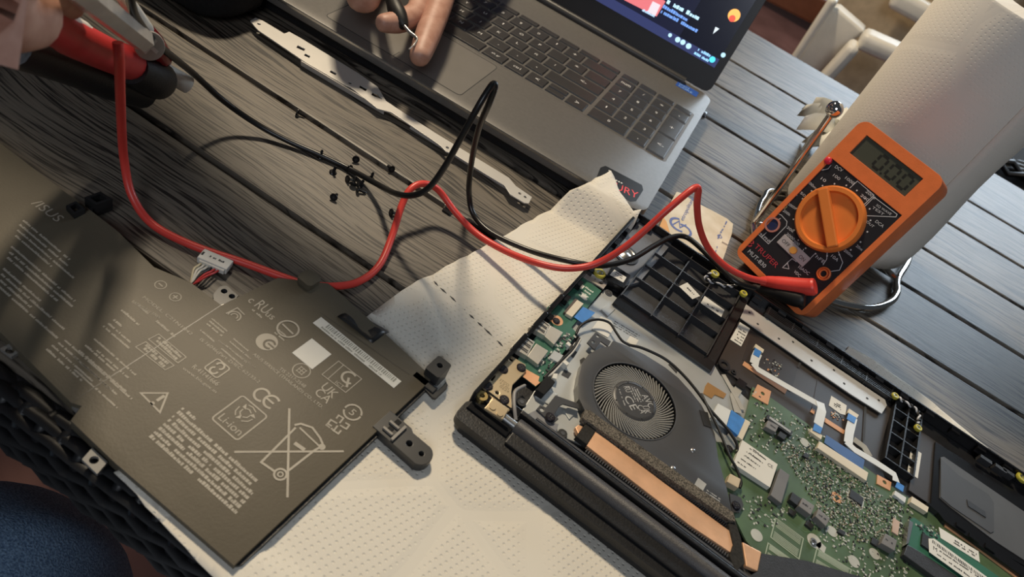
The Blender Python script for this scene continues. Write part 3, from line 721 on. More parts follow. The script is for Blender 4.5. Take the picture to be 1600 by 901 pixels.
# lid underneath, tray, rims
obj('screen_lid', MB().prism(rrect(-.0005, -.003, .3605, .2295, .007), .0002, .0058), BLK, DL, bevel=.0012)
obj('base_tray', MB().prism(rrect(0, .006, .360, .2308, .006), .0060, .0085), BLK, DL)
rim = MB().prism([(0, .010), (.0022, .010), (.0022, .2295), (.3578, .2295), (.3578, .010), (.36, .010), (.36, .2280), (.3585, .2312), (.0015, .2312), (0, .2300)], .0085, RZ)
obj('tray_rim', rim, BLKG, DL, bevel=.0004)
for i in range(8):
    y = .088 + i * .019 + rg.uniform(-.003, .003)
    obj('snap_clip', MB().box(.0024, y, .012, .0052, y + .005, .0162), BLKG, DL)
for i in range(13):
    x = .10 + i * .019; obj('snap_clip', MB().box(x, .2270, .012, x + .006, .2295, .0160), BLKG, DL)
for px, py in ((803, 527), (835, 492), (858, 462)):
    c = dq(px, py, RZ); obj('rim_bump', MB().box(-.0008, c[1] - .008, .012, .0016, c[1] + .008, RZ + .0003), BLKG, DL, bevel=.0006)
# ---- hinge side: lower lid strip, flat rear panel, rounded hinge cover, ridge
obj('lid_strip', MB().prism(rrect(-.0005, -.0045, .3605, .010, .004), .0058, .0108), BLK, DL, bevel=.0010)
a = dq(789, 690, .0125)[0]
obj('rear_panel', MB().box(a, .0005, .0108, .352, .0085, .0128), BLK, DL, bevel=.0006)
obj('corner_block', MB().box(.0015, .004, .0108, a - .001, .0240, .0120), BLKG, DL, bevel=.0008)
m_ = MB()
for t in (.0075, .0125, .0180): m_.box(.004, t, .0120, a - .003, t + .0010, .0136)
obj('corner_ridge', m_, BLKG, DL)
h0 = dq(812, 656, .015)[0]
m_ = MB().lathe([(0, 0), (.0046, 0), (.0050, .0006), (.0050, .330), (0, .330)], (h0, .0128, .0112), 24, (1, 0, 0)); obj('hinge_cover', m_, mat('hinge_grey', (.055, .055, .060), .42, 0, .1, 300, .3, 2000), DL, smooth=40)
m_ = MB().lathe([(0, 0), (.0026, 0), (.0026, .012), (0, .012)], (h0 - .010, .0128, .0115), 14, (1, 0, 0)); obj('hinge_pin', m_, STEEL, DL, smooth=40)
obj('hinge_trough', MB().box(h0, .0182, .0085, .352, .0238, .0098), BLKG, DL)
obj('trough_ridge', MB().box(h0 + .006, .0222, .0090, .352, .0234, .0148), mat('ridge_grey', (.06, .06, .065), .45), DL)
obj('inner_bar', MB().box(h0 - .002, .0190, .0098, .352, .0216, .0150), BLK, DL, bevel=.0005)
# ---- hinge bracket with screws
def screw(px, py, z, r=.0026, m=None, parent=DL, name='screw'):
    c = dq(px, py, z); o = obj(name, MB().lathe([(0, z - .002), (r, z - .002), (r, z - .0003), (r * .85, z), (0, z)], (c[0], c[1], 0), 18), m or mat('screw_dark', (.035, .03, .036), .35, .6), parent)
    k = MB().box(c[0] - r * .55, c[1] - r * .13, z, c[0] + r * .55, c[1] + r * .13, z + .0001); k.box(c[0] - r * .13, c[1] - r * .55, z, c[0] + r * .13, c[1] + r * .55, z + .0001)
    a_ = rg.uniform(0, 1.5); k.xf(Matrix.Translation((c[0], c[1], 0)) @ Matrix.Rotation(a_, 4, 'Z') @ Matrix.Translation((-c[0], -c[1], 0)))
    obj('cross_slot', k, INK, o); return o
GP = [(796, 553), (808, 561), (821, 569), (823, 578), (812, 590), (801, 601), (799, 612), (800, 636), (785, 655), (757, 638), (769, 621), (753, 603), (762, 592), (769, 595), (775, 587), (770, 580)]
hb = dpoly('hinge_bracket', GP, .0120, .0132, GOLD, holes=[circ(*dq(799, 561.5, .0132), .0012, 10), circ(*dq(777, 613, .0132), .0012, 10)], bevel=.0003)
o = dpoly('bracket_block', [(770, 622), (796, 638), (786, 655), (757, 637)], .0132, .0150, GOLD, hb, bevel=.0004)
for px, py in ((769.5, 636), (781, 646)): c = dq(px, py, .015); obj('rivet', MB().cyl(c[0], c[1], .0150, .0156, .0018, 14), GOLD, o)
for q in ((787, 575.5), (815, 573), (763, 601.5), (788.5, 623)): screw(*q, .0140, .0027)
dprint(hb, lambda b: [put_text(b, t, dq(780, 594 + 5 * i, .0132), dq(794, 604 + 5 * i, .0132), 0, .0016) for i, t in enumerate(('STCO', '4 X AN', '0224'))], .01330, mat('engraved', (.28, .21, .12), .6))
c = dq(753, 619, .013)
obj('brass_standoff', MB().prism(circ(*c, .0030, 18), .0095, .0138, [circ(*c, .0014, 12)]), BRASS, DL)
# ---- metal floor plate
SP = [(945, 452), (1115, 567), (1125, 585), (1203, 655), (1190, 690), (1150, 700), (1090, 740), (1000, 720), (935, 705), (855, 672), (815, 642), (838, 606), (858, 590), (905, 525), (893, 512), (918, 482)]
plate = dpoly('metal_plate', SP, .0085, .0098, SILV, bevel=.0003)
for P in ([(877, 585), (882, 577), (893, 583), (888, 591)], [(889, 552), (895, 545), (902, 550), (896, 559)], [(883, 541), (890, 535), (897, 541), (890, 548)], [(1044, 569), (1048, 568), (1059, 579), (1057, 583)], [(906, 562), (912, 558), (917, 562), (908, 572)]):
    dpoly('plate_slot', P, .0098, .0100, INK, plate)
dpoly('raised_pad', [(939, 483), (950, 474), (962, 482), (950, 494)], .0098, .0104, SILV, plate, bevel=.0005)
for P in ([(836, 618), (852, 606), (872, 616), (858, 632)], [(880, 640), (895, 632), (905, 640), (890, 655)]): dpoly('raised_pad', P, .0098, .0106, SILV, plate, bevel=.0005)
dpoly('white_pad', [(939, 494), (955, 500), (960, 512), (950, 527), (925, 513)], .0098, .0103, WHT, plate)
for q in ((951, 457), (1000, 492), (1050, 528), (1101, 564)):
    c = dq(*q, .0102); o = obj('plate_screw', MB().cyl(*c, .0098, .0104, .0026, 18), GRY, DL); obj('screw_core', MB().prism(circ(*c, .0018, 14), .0104, .0106, [circ(*c, .0010, 10)]), INK, o)
dprint(plate, lambda b: [put_rows(b, dq(957 + i * 1.5, 508 - i * 3, .0098), dq(996 + i * 1.5, 531 - i * 3, .0098), 0, .0009, rg) for i in range(3)], .0099)
dpoly('data_sticker', [(985, 524), (998, 531), (992, 541), (979, 533)], .0098, .0100, WHT, plate)
for q in ((815, 628), (879, 677)):
    c = dq(*q, .0105); o = obj('plate_screw', MB().cyl(*c, .0098, .0108, .0026, 16), CHIP, DL); obj('screw_core', MB().cyl(*c, .0108, .0110, .0012, 10), GRY, o)
# ---- USB daughter board
UB = dpoly('usb_board', [(910, 433), (940, 454), (893, 511), (902, 521), (848, 594), (838, 603), (800, 572), (838, 525), (856, 503), (855, 480), (882, 456)], .0104, .0116, PCB2)
dpoly('copper_pad', [(821, 576), (843, 588), (841, 595), (844, 597), (837, 603), (817, 588)], .0116, .0118, COPF, UB)
for cage, rear in (([(843, 496), (860, 507), (851, 524), (827, 510)], [(860, 508), (880, 519), (866, 538), (850, 524)]), ([(816, 522), (836, 534), (824, 556), (799, 541)], [(838, 536), (857, 548), (841, 569), (824, 556)])):
    u = dpoly('usb_port', cage, .0116, .0152, mat('port_shell', (.64, .60, .52), .35, .6), bevel=.0003)
    dpoly('port_tail', rear, .0116, .0146, mat('port_shell', (.64, .60, .52), .35, .6), u, bevel=.0003)
    A, Bv, Cv, Dv = [Vector(dq(*q, .0152)) for q in cage]
    b = MB()
    for i in range(5):
        s = .14 + i * .17; p0 = A + (Dv - A) * s; p1 = Bv + (Cv - Bv) * s; e = p1 - p0
        put_line(b, [p0 + e * .12, p0 + e * .48 + (Dv - A) * (.05 if i % 2 else -.03), p0 + e * .92 + (Dv - A) * (.07 if i % 2 else .02)], .0008, .01530)
    obj('shell_slit', b, INK, u)
for P, zt, m in (([(902, 468), (912, 474), (894, 495), (884, 489)], .0138, CRM),): fc = dpoly('ribbon_socket', P, .0116, zt, m, UB, bevel=.0002)
dpoly('socket_latch', [(899, 466), (903, 468), (885, 489), (881, 487)], .0116, .0134, mat('latch_brown', (.10, .07, .05), .4), UB)
dpoly('blue_tab', [(911, 479), (930, 488), (922, 496), (910, 504), (897, 495)], .0122, .0125, BLU)
screw(870, 500, .0128, .0022); c = dq(870, 500, .0118); obj('screw_pad', MB().prism(circ(*c, .0040, 18), .0116, .0118, [circ(*c, .0020, 12)]), COPF, UB)
dpoly('shield_chip', [(866, 547), (880, 555), (872, 566), (858, 558)], .0116, .0130, mat('shield_can', (.52, .53, .52), .4, .4), UB)
dprint(UB, lambda b: [put_rows(b, (dq(914, 449, .0116)[0], dq(914, 449, .0116)[1] - .0032 * i), (dq(914, 449, .0116)[0] + .0060, dq(914, 449, .0116)[1] - .0032 * i), 0, .0018, rg) for i in range(4)], .01165, mat('silk_white', (.62, .66, .58), .6))
for P in ([(905, 441), (914, 447), (909, 452), (901, 446)], [(910, 458), (918, 463), (914, 469), (907, 463)]): dpoly('board_label', P, .0116, .0118, WHT, UB)
for P in ([(889, 461), (893, 463), (886, 471), (882, 468)], [(873, 472), (877, 474), (880, 480), (874, 477)]): dpoly('board_notch', P, .0116, .0117, INK, UB)
# tab and rubber standoff at the corner
dpoly('metal_tab', [(918, 423), (949, 443), (943, 451), (912, 432)], .0116, .0124, mat('tab_steel', (.55, .49, .44), .4, .5), holes=[circ(*dq(930, 435.5, .0124), .0007, 8), circ(*dq(939, 441.5, .0124), .0014, 10)])
def bumper(px, py, z, r, name='rubber_bumper', m=YEL):
    c = dq(px, py, z); o = obj(name, MB().lathe([(0, z - .0022), (r * .9, z - .0022), (r, z - .0008), (r * .9, z), (r * .55, z), (r * .5, z - .001), (0, z - .001)], (c[0], c[1], 0), 20), m, DL, smooth=50)
    obj('bore', MB().prism(circ(*c, r * .5, 14), z - .001, z - .0003, [circ(*c, r * .28, 10)]), STEEL, o); return o
bumper(938, 425, .0165, .0042)
for q, r in (((1118, 426), .0034), ((1163, 457), .0028), ((1400, 617), .0026), ((1436, 667), .0026), ((1599, 745), .0040)): bumper(*q, .0165, r)
# ---- small parts on the USB board, scattered
def scatter(name, poly, n, z, mats, parent, smin=.0004, smax=.0014, zmax=.0012, rg=rg, avoid=()):
    P = [dq(*q, z) for q in poly]; x0 = min(p[0] for p in P); x1 = max(p[0] for p in P); y0 = min(p[1] for p in P); y1 = max(p[1] for p in P)
    bs = [MB() for _ in mats]; k = 0; t = 0
    while k < n and t < n * 30:
        t += 1; x = rg.uniform(x0, x1); y = rg.uniform(y0, y1)
        if not inside((x, y), P) or any(a <= x <= c and b <= y <= d for a, b, c, d in avoid): continue
        w, h = rg.uniform(smin, smax), rg.uniform(smin, smax) * .7
        if rg.random() < .5: w, h = h, w
        i = rg.randrange(len(mats)); bs[i].box(x - w, y - h, z, x + w, y + h, z + rg.uniform(.0002, zmax)); k += 1
    for b, m in zip(bs, mats):
        if b.v: obj(name, b, m, parent, kind='stuff')
scatter('tiny_component', [(880, 520), (900, 523), (860, 574), (848, 590), (836, 570), (862, 545)], 60, .0116, (TIN, TIN, CHIP, CHPG), UB, .0004, .0010)
# ---- blower fan
FZ0, FZ1 = .0125, .0160
fc = (.0690, .0743); FR_ = .0248
FP = [(906, 582), (910, 566), (920, 553), (938, 543), (954, 540), (958, 532), (970, 536), (984, 542), (1008, 554), (1040, 574), (1060, 590), (1080, 612), (1096, 632), (1108, 655), (1117, 678), (1122, 716), (1136, 764), (1144, 800), (1030, 722), (914, 642), (905, 622), (903, 600)]
FAN = obj('fan', MB().prism([dq(a, b, FZ1) for a, b in FP], FZ1 - .0007, FZ1, [circ(*fc, FR_, 48)]), mat('fan_cover', (.052, .052, .054), .42, .0, .08, 40), DL, smooth=35, bevel=.0003)
obj('fan_rim', MB().prism(circ(*fc, FR_ + .0006, 48), FZ1, FZ1 + .0003, [circ(*fc, FR_, 48)]), GRY, FAN)
obj('fan_wall', MB().prism([dq(a, b, FZ1) for a, b in FP], .0100, FZ1 - .0007, [circ(*fc, FR_ + .001, 40)]), BLK, FAN)
obj('fan_floor', MB().cyl(*fc, .0098, .0104, FR_ + .0008, 40), INK, FAN)
b = MB(); NB = 64
for i in range(NB):
    a0 = 2 * math.pi * i / NB; pts = []
    for k in range(6):
        t = k / 5; r = .0128 + (FR_ - .0136) * t; a = a0 + .85 * t - .25 * t * t
        pts.append((fc[0] + r * math.cos(a), fc[1] + r * math.sin(a)))
    for k in range(5):
        p, q = Vector(pts[k]), Vector(pts[k + 1]); e = (q - p).normalized(); n = Vector((-e.y, e.x)) * .00026
        b.add([(*(p - n), .0108), (*(q - n), .0108), (*(q + n), .0108), (*(p + n), .0108), (*(p - n), .0152), (*(q - n), .0152), (*(q + n), .0152), (*(p + n), .0152)], [(4, 5, 6, 7), (0, 1, 5, 4), (2, 3, 7, 6)])
obj('fan_blades', b, mat('blade_grey', (.34, .33, .30), .35, .2), FAN, kind='stuff')
hubm = mat('fan_hub', (.055, .055, .056), .4)
hub = obj('fan_hub', MB().lathe([(0, .0105), (.0132, .0105), (.0134, .0150), (.0128, .0156), (.0112, .0158), (.0110, .0155), (0, .0155)], (fc[0], fc[1], 0), 40), hubm, FAN, smooth=40)
pm = mat('hub_print', (.45, .45, .44), .6)
b = MB()
def hp(px, py): return dq(px, py, .0156)
put_text(b, 'AVC', hp(1002, 617), hp(1014, 637), 0, .0042); put_text(b, 'CE', hp(974, 620), hp(987, 641), 0, .0050); put_text(b, 'UK', hp(1003, 634), hp(1008, 646), 0, .0040); put_text(b, 'CA', hp(995, 633), hp(1001, 646), 0, .0038); put_text(b, 'RU', hp(974, 604), hp(979, 613), 0, .0034)
for i in range(4): put_rows(b, hp(982 + 4 * i, 603 + i), hp(993 + 4 * i, 627 + i * .5), 0, .0008, rg)
put_rows(b, hp(966, 606), hp(976, 634), 0, .0008, rg)
b.v = [(x, y, .01562) for x, y, _ in b.v]; obj('hub_print', b, pm, hub)
for a in range(0, 360, 45): x = fc[0] + .0119 * math.cos(math.radians(a)); y = fc[1] + .0119 * math.sin(math.radians(a)); obj('hub_rivet', MB().cyl(x, y, .0157, .0159, .0005, 8), CHIP, hub)
for q in ((1083, 703), (1052, 731)):
    c = dq(*q, FZ1); obj('cover_dimple', MB().ball((c[0], c[1], FZ1 - .0002), .0016, 14, 8, .4), STEEL, FAN, smooth=60)
dprint(FAN, lambda b: [put_rows(b, dq(1104 - i * 1.2, 766 + i * 3.6, FZ1), dq(1126 - i * 1.0, 781 + i * 3.2, FZ1), 0, .0007, rg) for i in range(4)], FZ1 + .00012, pm)
dpoly('data_sticker', [(1091, 746), (1104, 756), (1098, 767), (1085, 757)], FZ1, FZ1 + .0001, mat('grey_sticker', (.40, .40, .38), .6), FAN)
# brackets of the fan
FB = mat('bracket_grey', (.05, .05, .052), .4)
dpoly('fan_bracket', [(868, 617), (904, 630), (905, 638), (880, 631), (874, 634), (866, 647), (873, 654), (864, 662), (838, 639), (844, 632), (853, 636)], .0134, .0142, FB, holes=[circ(*dq(847, 640, .0142), .0012, 10)], bevel=.0002)
screw(860.5, 650, .0156, .0026)
dpoly('bracket_base', [(826, 646), (840, 639), (866, 661), (873, 662), (868, 676), (850, 668)], .0098, .0132, mat('base_steel', (.30, .30, .31), .4, .4))
dpoly('fan_bracket', [(931, 518), (955, 533), (950, 541), (939, 533), (929, 546), (917, 535)], .0134, .0142, FB, holes=[circ(*dq(934, 525, .0142), .0010, 10), circ(*dq(927.5, 534.5, .0142), .0012, 10)], bevel=.0002)
dpoly('fan_ear', [(1140, 770), (1158, 777), (1162, 789), (1156, 800), (1144, 800)], .0130, .0140, FB); screw(1151.5, 788, .0154, .0024)
dpoly('black_tape', [(1093, 640), (1106, 644), (1112, 668), (1100, 664)], FZ1, FZ1 + .0003, mat('dull_tape', (.012, .012, .012), .6), FAN)
dpoly('foam_block', [(838, 608), (854, 586), (868, 596), (850, 616)], .0100, .0150, mat('black_foam', (.010, .010, .010), .95), bevel=.0004)
# ---- heat sink: copper bar over a comb of fins, foam seal
dpoly('heat_pipe', [(931, 674), (1040, 756), (1141, 830), (1146, 850), (1141, 862), (1078, 820), (1000, 760), (917, 696)], .0118, .0142, COPR, bevel=.0006)
dpoly('heat_pipe', [(1160, 846), (1190, 862), (1184, 892), (1166, 884)], .0116, .0140, COPR, bevel=.0005)
dpoly('copper_corner', [(899, 667), (904, 663), (911, 666), (904, 678)], .0110, .0138, COPR, bevel=.0004)
dpoly('foam_seal', [(914, 639), (922, 641), (1040, 724), (1146, 800), (1150, 815), (1140, 812), (1030, 736), (910, 652)], .0120, .0164, M_SPECK, bevel=.0008)
dpoly('foam_pad', [(919, 657), (935, 667), (917, 694), (900, 681)], .0110, .0146, mat('dark_foam', (.022, .020, .017), .95, 0, .4, 900), bevel=.0004)
dpoly('foam_band', [(1138, 817), (1150, 815), (1158, 840), (1164, 880), (1150, 893), (1140, 868), (1146, 850)], .0118, .0150, mat('dark_foam', (.022, .020, .017), .95, 0, .4, 900), bevel=.0005)
dpoly('fin_block', [(935, 668), (1140, 815), (1150, 870), (1180, 905), (1150, 905), (918, 706), (916, 696)], .0088, .0116, INK)
b = MB(); b2 = MB()
for i in range(64):
    t = i / 63
    p = Vector(dq(937 + 199 * t, 671 + 146 * t, .0135)); b.box(p.x - .0003, p.y - .0012, .0116, p.x + .0003, p.y + .0012, .0136)
    p = Vector(dq(917 + 232 * t, 703 + 171 * t, .0135)); b2.box(p.x - .0003, p.y - .0012, .0116, p.x + .0003, p.y + .0012, .0132)
obj('cooling_fins', b, GRY, DL, kind='stuff'); obj('cooling_fins', b2, GRY, DL, kind='stuff')
dpoly('graphite_strip', [(1190, 864), (1262, 876), (1360, 905), (1380, 960), (1180, 960), (1170, 900), (1184, 892)], .0130, .0138, CHAR)
# ---- moulded rib frame where the optical bay would be
RB = thing('x', '', '') if False else None
fr = obj('ribbed_bay', MB().box(.0265, .1435, .0085, .0945, .2295, .0092), CHAR, DL)
for u_ in (.0275, .0500, .0705, .0915): obj('rib', MB().box(u_ - .0004, .146, .0092, u_ + .0004, .2290, .0138), CHAR, fr)
for v_ in (.1480, .1715, .1890, .2070, .2250): obj('rib', MB().box(.0270, v_ - .0004, .0092, .0920, v_ + .0004, .0136), CHAR, fr)
obj('bay_wall', MB().box(.0925, .146, .0085, .0985, .2295, .0120), BLK, DL)
obj('bay_wall', MB().box(.0265, .1375, .0085, .0985, .1462, .0122), BLKG, DL)
m_ = MB(); put_rows(m_, dq(1003, 432, .0092), dq(1037, 455, .0092), .0093, .0026, rg); put_rows(m_, dq(1055, 470, .0092), dq(1085, 492, .0092), .0093, .0026, rg); obj('moulded_mark', m_, CHAR, fr)
for P in ([(1061, 447), (1074, 441), (1094, 462), (1082, 467)], [(1101, 462), (1132, 484), (1127, 495), (1095, 473)]):
    o = dpoly('paper_label', P, .0138, .0140, WHT)
    A, Bv, Cv, Dv = [Vector(dq(*q, .0140)) for q in P]
    dprint(o, lambda b: put_rows(b, A * .3 + Dv * .7 + (Bv - A) * .15, A * .3 + Dv * .7 + (Bv - A) * .85, 0, .0016, rg) if P[0][0] > 1090 else put_rows(b, A * .55 + Bv * .45 + (Dv - A) * .2, A * .55 + Bv * .45 + (Dv - A) * .8, 0, .0014, rg), .0141)
# ---- speaker pod in the corner
sp = dpoly('speaker_pod', [(1000, 345), (1053, 376), (1000, 440), (975, 447), (935, 420)], .0085, .0118, mat('pod_grey', (.13, .135, .15), .45))
c = dq(978, 398, .012)
obj('speaker_cone', MB().lathe([(.0075, .0118), (.0072, .0128), (.0060, .0126), (.0052, .0114), (.0040, .0120), (.0020, .0130), (0, .0133)], (c[0], c[1], 0), 24), STEEL, sp, smooth=60)
obj('speaker_ring', MB().prism(circ(*c, .0092, 24), .0118, .0126, [circ(*c, .0075, 24)]), BLKR, sp)
dpoly('pod_block', [(958, 412), (986, 430), (975, 450), (945, 436)], .0090, .0150, BLKG, bevel=.0004)
o = dpoly('paper_label', [(960, 421), (979, 433), (974, 441), (953, 429)], .0150, .0152, WHT)
dprint(o, lambda b: [put_rows(b, dq(960 + 1.5 * i, 428 - 2.5 * i, .0152), dq(972 + 1.5 * i, 436 - 2.5 * i, .0152), 0, .0010, rg) for i in range(2)], .0153)
dpoly('pod_clip', [(1013, 351), (1021, 354), (1018, 360), (1009, 356)], .0118, .0150, BLK)
# ---- brown-black underside of keyboard deck with pale strip, grille at the back
dpoly('deck_film', [(1165, 480), (1395, 632), (1372, 712), (1385, 755), (1300, 700), (1240, 655), (1180, 612), (1120, 568)], .0085, .0096, BRN)
o = dpoly('pale_strip', [(1166, 475), (1192, 494), (1200, 498), (1252, 536), (1262, 543), (1290, 562), (1383, 624), (1386, 633), (1378, 646), (1330, 616), (1277, 580), (1230, 547), (1157, 496)], .0112, .0120, ALU, bevel=.0002)
for q in ((1171, 488), (1184, 506), (1217, 529), (1239, 534), (1268, 563), (1303, 578), (1319, 599), (1355, 622), (1373, 625)):
    c = dq(*q, .012); obj('strip_hole', MB().cyl(*c, .0120, .01215, .0009, 10), INK, o)
dpoly('deck_recess', [(1174, 516), (1250, 566), (1236, 612), (1160, 562)], .0096, .0098, mat('recess_brown', (.034, .028, .025), .42), bevel=.0001)
dpoly('deck_recess', [(1278, 586), (1350, 634), (1346, 690), (1330, 688), (1268, 640)], .0096, .0098, mat('recess_brown', (.034, .028, .025), .42), bevel=.0001)
m_ = MB()
for pts in ([(1177, 514), (1251, 564), (1247, 574)], [(1278, 585), (1352, 634), (1349, 688)]): put_line(m_, [dq(*q, .010) for q in pts], .0016, .0102)
obj('recess_edge', m_, INK, DL)
o = dpoly('rating_label', [(1156, 503), (1172, 513), (1158, 541), (1141, 530)], .0098, .0100, WHT)
dprint(o, lambda b: [put_rows(b, dq(1150 - 1.9 * i + 5, 514 + 4.2 * i, .01), dq(1161 - 1.9 * i + 5, 521 + 4.2 * i, .01), 0, .0013, rg) for i in range(5)], .0101)
o = dpoly('round_label', [(1299, 618), (1323, 633), (1321, 648), (1313, 646), (1295, 633)], .0098, .0100, WHT)
dprint(o, lambda b: [put_rows(b, dq(1303, 628 + 3 * i, .01), dq(1314, 635 + 3 * i, .01), 0, .0012, rg) for i in range(3)], .0101)
for P in ([(1163, 564), (1230, 608), (1227, 615), (1160, 570)], [(1269, 637), (1274, 640), (1272, 647), (1266, 643)], [(1286, 650), (1320, 672), (1318, 678), (1284, 656)]): dpoly('copper_strip', P, .0098, .0100, COPF)
for P, n in (([(1195, 552), (1222, 570), (1214, 590), (1190, 575)], 34), ([(1300, 640), (1322, 655), (1318, 664), (1296, 648)], 26)): scatter('tiny_component', P, n, .0098, (TIN, COPF, CHIP), DL, .0003, .0007, .0005)
c = dq(1131, 570, .01); obj('post_ring', MB().prism(circ(*c, .0042, 18), .0096, .0106, [circ(*c, .0022, 14)]), BLK, DL)
c = dq(1146, 581, .01); obj('post_ring', MB().prism(circ(*c, .0018, 14), .0096, .0106, [circ(*c, .0008, 10)]), BLK, DL)
dpoly('latch_frame', [(1155, 590), (1168, 599), (1163, 607), (1150, 598)], .0096, .0125, BLKG)
# speaker grille slats at the back edge
gx0, gy = D.loc(1207, 486, .0165); gx1 = D.loc(1398, 606, .0165)[0]
for i in range(5):
    y = .2195 + i * .0018
    obj('grille_slat', MB().box(.112, y, .0118, .2085, y + .0009, .0152), BLK, DL)
for i in range(6): x = .113 + i * .019; obj('grille_post', MB().box(x, .2190, .0118, x + .0010, .2282, .0154), BLK, DL)
obj('back_ledge', MB().box(.1, .2185, .0085, .2110, .2295, .0117), BLKG, DL)
# second, smaller rib grid
fr = obj('ribbed_grid', MB().box(.2130, .1640, .0085, .2330, .2285, .0090), BLKG, DL)
for u_ in (.2135, .2230, .2325): obj('rib', MB().box(u_ - .0005, .164, .0090, u_ + .0005, .2285, .0136), BLK, fr)
for i in range(6): v_ = .1650 + i * .0126; obj('rib', MB().box(.2132, v_ - .0005, .0090, .2328, v_ + .0005, .0134), BLK, fr)
# right part: film, label, recessed speaker panel
dpoly('side_film', [(1437, 672), (1474, 697), (1452, 787), (1420, 765)], .0088, .0098, BRN)
o = dpoly('rating_label', [(1424, 697), (1440, 708), (1434, 747), (1418, 736)], .0098, .0100, WHT)
dprint(o, lambda b: [put_rows(b, dq(1424 - .8 * i, 707 + 5 * i, .01), dq(1434 - .8 * i, 714 + 5 * i, .01), 0, .0013, rg) for i in range(6)], .0101)
dpoly('panel_frame', [(1462, 690), (1640, 800), (1640, 905), (1540, 850), (1455, 785)], .0086, .0112, BLKG)
pan = dpoly('side_panel', [(1470, 714), (1475, 713), (1640, 826), (1640, 900), (1555, 845), (1485, 792), (1468, 777)], .0112, .0116, mat('panel_grey', (.085, .085, .085), .5, 0, .08))
dpoly('panel_step', [(1498, 742), (1545, 772), (1553, 785), (1553, 830), (1548, 832), (1486, 790), (1470, 776), (1470, 716)], .0116, .0121, mat('panel_dark', (.06, .06, .062), .5, 0, .08), pan)
dpoly('panel_slot', [(1511, 780), (1540, 799), (1541, 808), (1513, 790)], .0121, .0126, CHAR, pan)
dpoly('panel_lip', [(1448, 785), (1458, 786), (1545, 850), (1640, 910), (1640, 930), (1475, 812), (1466, 800)], .0092, .0150, BLKG)
for q in ((1500, 825), (1520, 842), (1545, 858)): c = dq(*q, .015); obj('lip_notch', MB().box(c[0] - .003, c[1] - .001, .0150, c[0] + .003, c[1] + .002, .0162), BLKG, DL)
for q in ((1540, 718), (1563, 732), (1575, 738)): c = dq(*q, .015); obj('edge_clip', MB().box(c[0] - .004, c[1] - .0015, .0112, c[0] + .004, c[1] + .0015, .0158), CHAR, DL)
# ---- motherboard
MBP = [(1176, 604), (1206, 622), (1262, 662), (1300, 690), (1382, 752), (1440, 790), (1476, 815), (1590, 895), (1680, 960), (1680, 1000), (1300, 1000), (1240, 930), (1190, 872), (1166, 845), (1142, 796), (1136, 764), (1122, 720), (1118, 690), (1150, 690), (1166, 645)]
MO = dpoly('motherboard', MBP, .0104, .0116, PCB)
ZB = .0116
def comp(name, P, h, m, parent=MO, **kw): return dpoly(name, P, ZB, ZB + h, m, parent, **kw)
for P, h in (([(1184, 600), (1205, 611), (1200, 632), (1175, 618)], .0006), ([(1371, 741), (1393, 753), (1391, 766), (1370, 755)], .0006)):
    c = dq(sum(p[0] for p in P) / 4, sum(p[1] for p in P) / 4, ZB); dpoly('copper_pad', P, ZB, ZB + h, COPF, MO, holes=[circ(*c, .0014, 12)])
# sockets, cards, ribbons
w = comp('wireless_card', [(1160, 687), (1215, 725), (1203, 761), (1146, 724)], .0030, WHT)
dprint(w, lambda b: ([put_rows(b, dq(1152 + 6 * i, 722 - 5 * i, .0146), dq(1165 + 8 * i, 731 - 3 * i, .0146), 0, .0009, rg) for i in range(5)] + [put_rows(b, dq(1156 + 5 * i, 716 - 5 * i, .0146), dq(1182 + 5 * i, 734 - 5 * i, .0146), 0, .0008, rg) for i in range(4)] + [put_text(b, 'CE', dq(1199, 727, .0146), dq(1207, 732, .0146), 0, .0022)]), .01468)
comp('card_slot', [(1219, 731), (1234, 742), (1221, 786), (1204, 773)], .0034, CHPG, bevel=.0003)
comp('antenna_board', [(1139, 676), (1152, 684), (1150, 700), (1138, 706), (1128, 690)], .0016, mat('module_grey', (.30, .30, .27), .4, .3)); screw(1140, 700, .0142, .0024)
comp('blue_tab', [(1143, 640), (1164, 655), (1153, 680), (1136, 665)], .0028, BLU)
comp('white_ribbon', [(1122, 630), (1142, 641), (1135, 665), (1112, 650)], .0026, RIB)
comp('ribbon_socket', [(1164, 654), (1173, 659), (1160, 687), (1152, 681)], .0024, CRM, bevel=.0002)
comp('fan_plug', [(1141, 739), (1158, 748), (1154, 762), (1136, 752)], .0042, mat('plug_tan', (.55, .45, .30), .45), bevel=.0005)
b = comp('long_socket', [(1200, 647), (1239, 674), (1236, 680), (1197, 653)], .0026, CHIP); dpoly('contact_strip', [(1203, 650), (1236, 673), (1235, 676), (1202, 653)], ZB + .0026, ZB + .0028, mat('contact_pale', (.45, .44, .40), .4, .3), b)
comp('long_ribbon_socket', [(1281, 689), (1357, 738), (1354, 751), (1277, 699)], .0026, CRM, bevel=.0003)
dpoly('blue_film', [(1291, 679), (1351, 718), (1348, 735), (1288, 691)], .0124, .0128, BLUD)
comp('socket_small', [(1268, 668), (1285, 680), (1283, 686), (1266, 674)], .0022, CRM)
comp('socket_edge', [(1425, 775), (1451, 792), (1449, 800), (1423, 784)], .0030, CRM)
comp('socket_small', [(1399, 766), (1416, 777), (1414, 785), (1397, 772)], .0022, RIB)
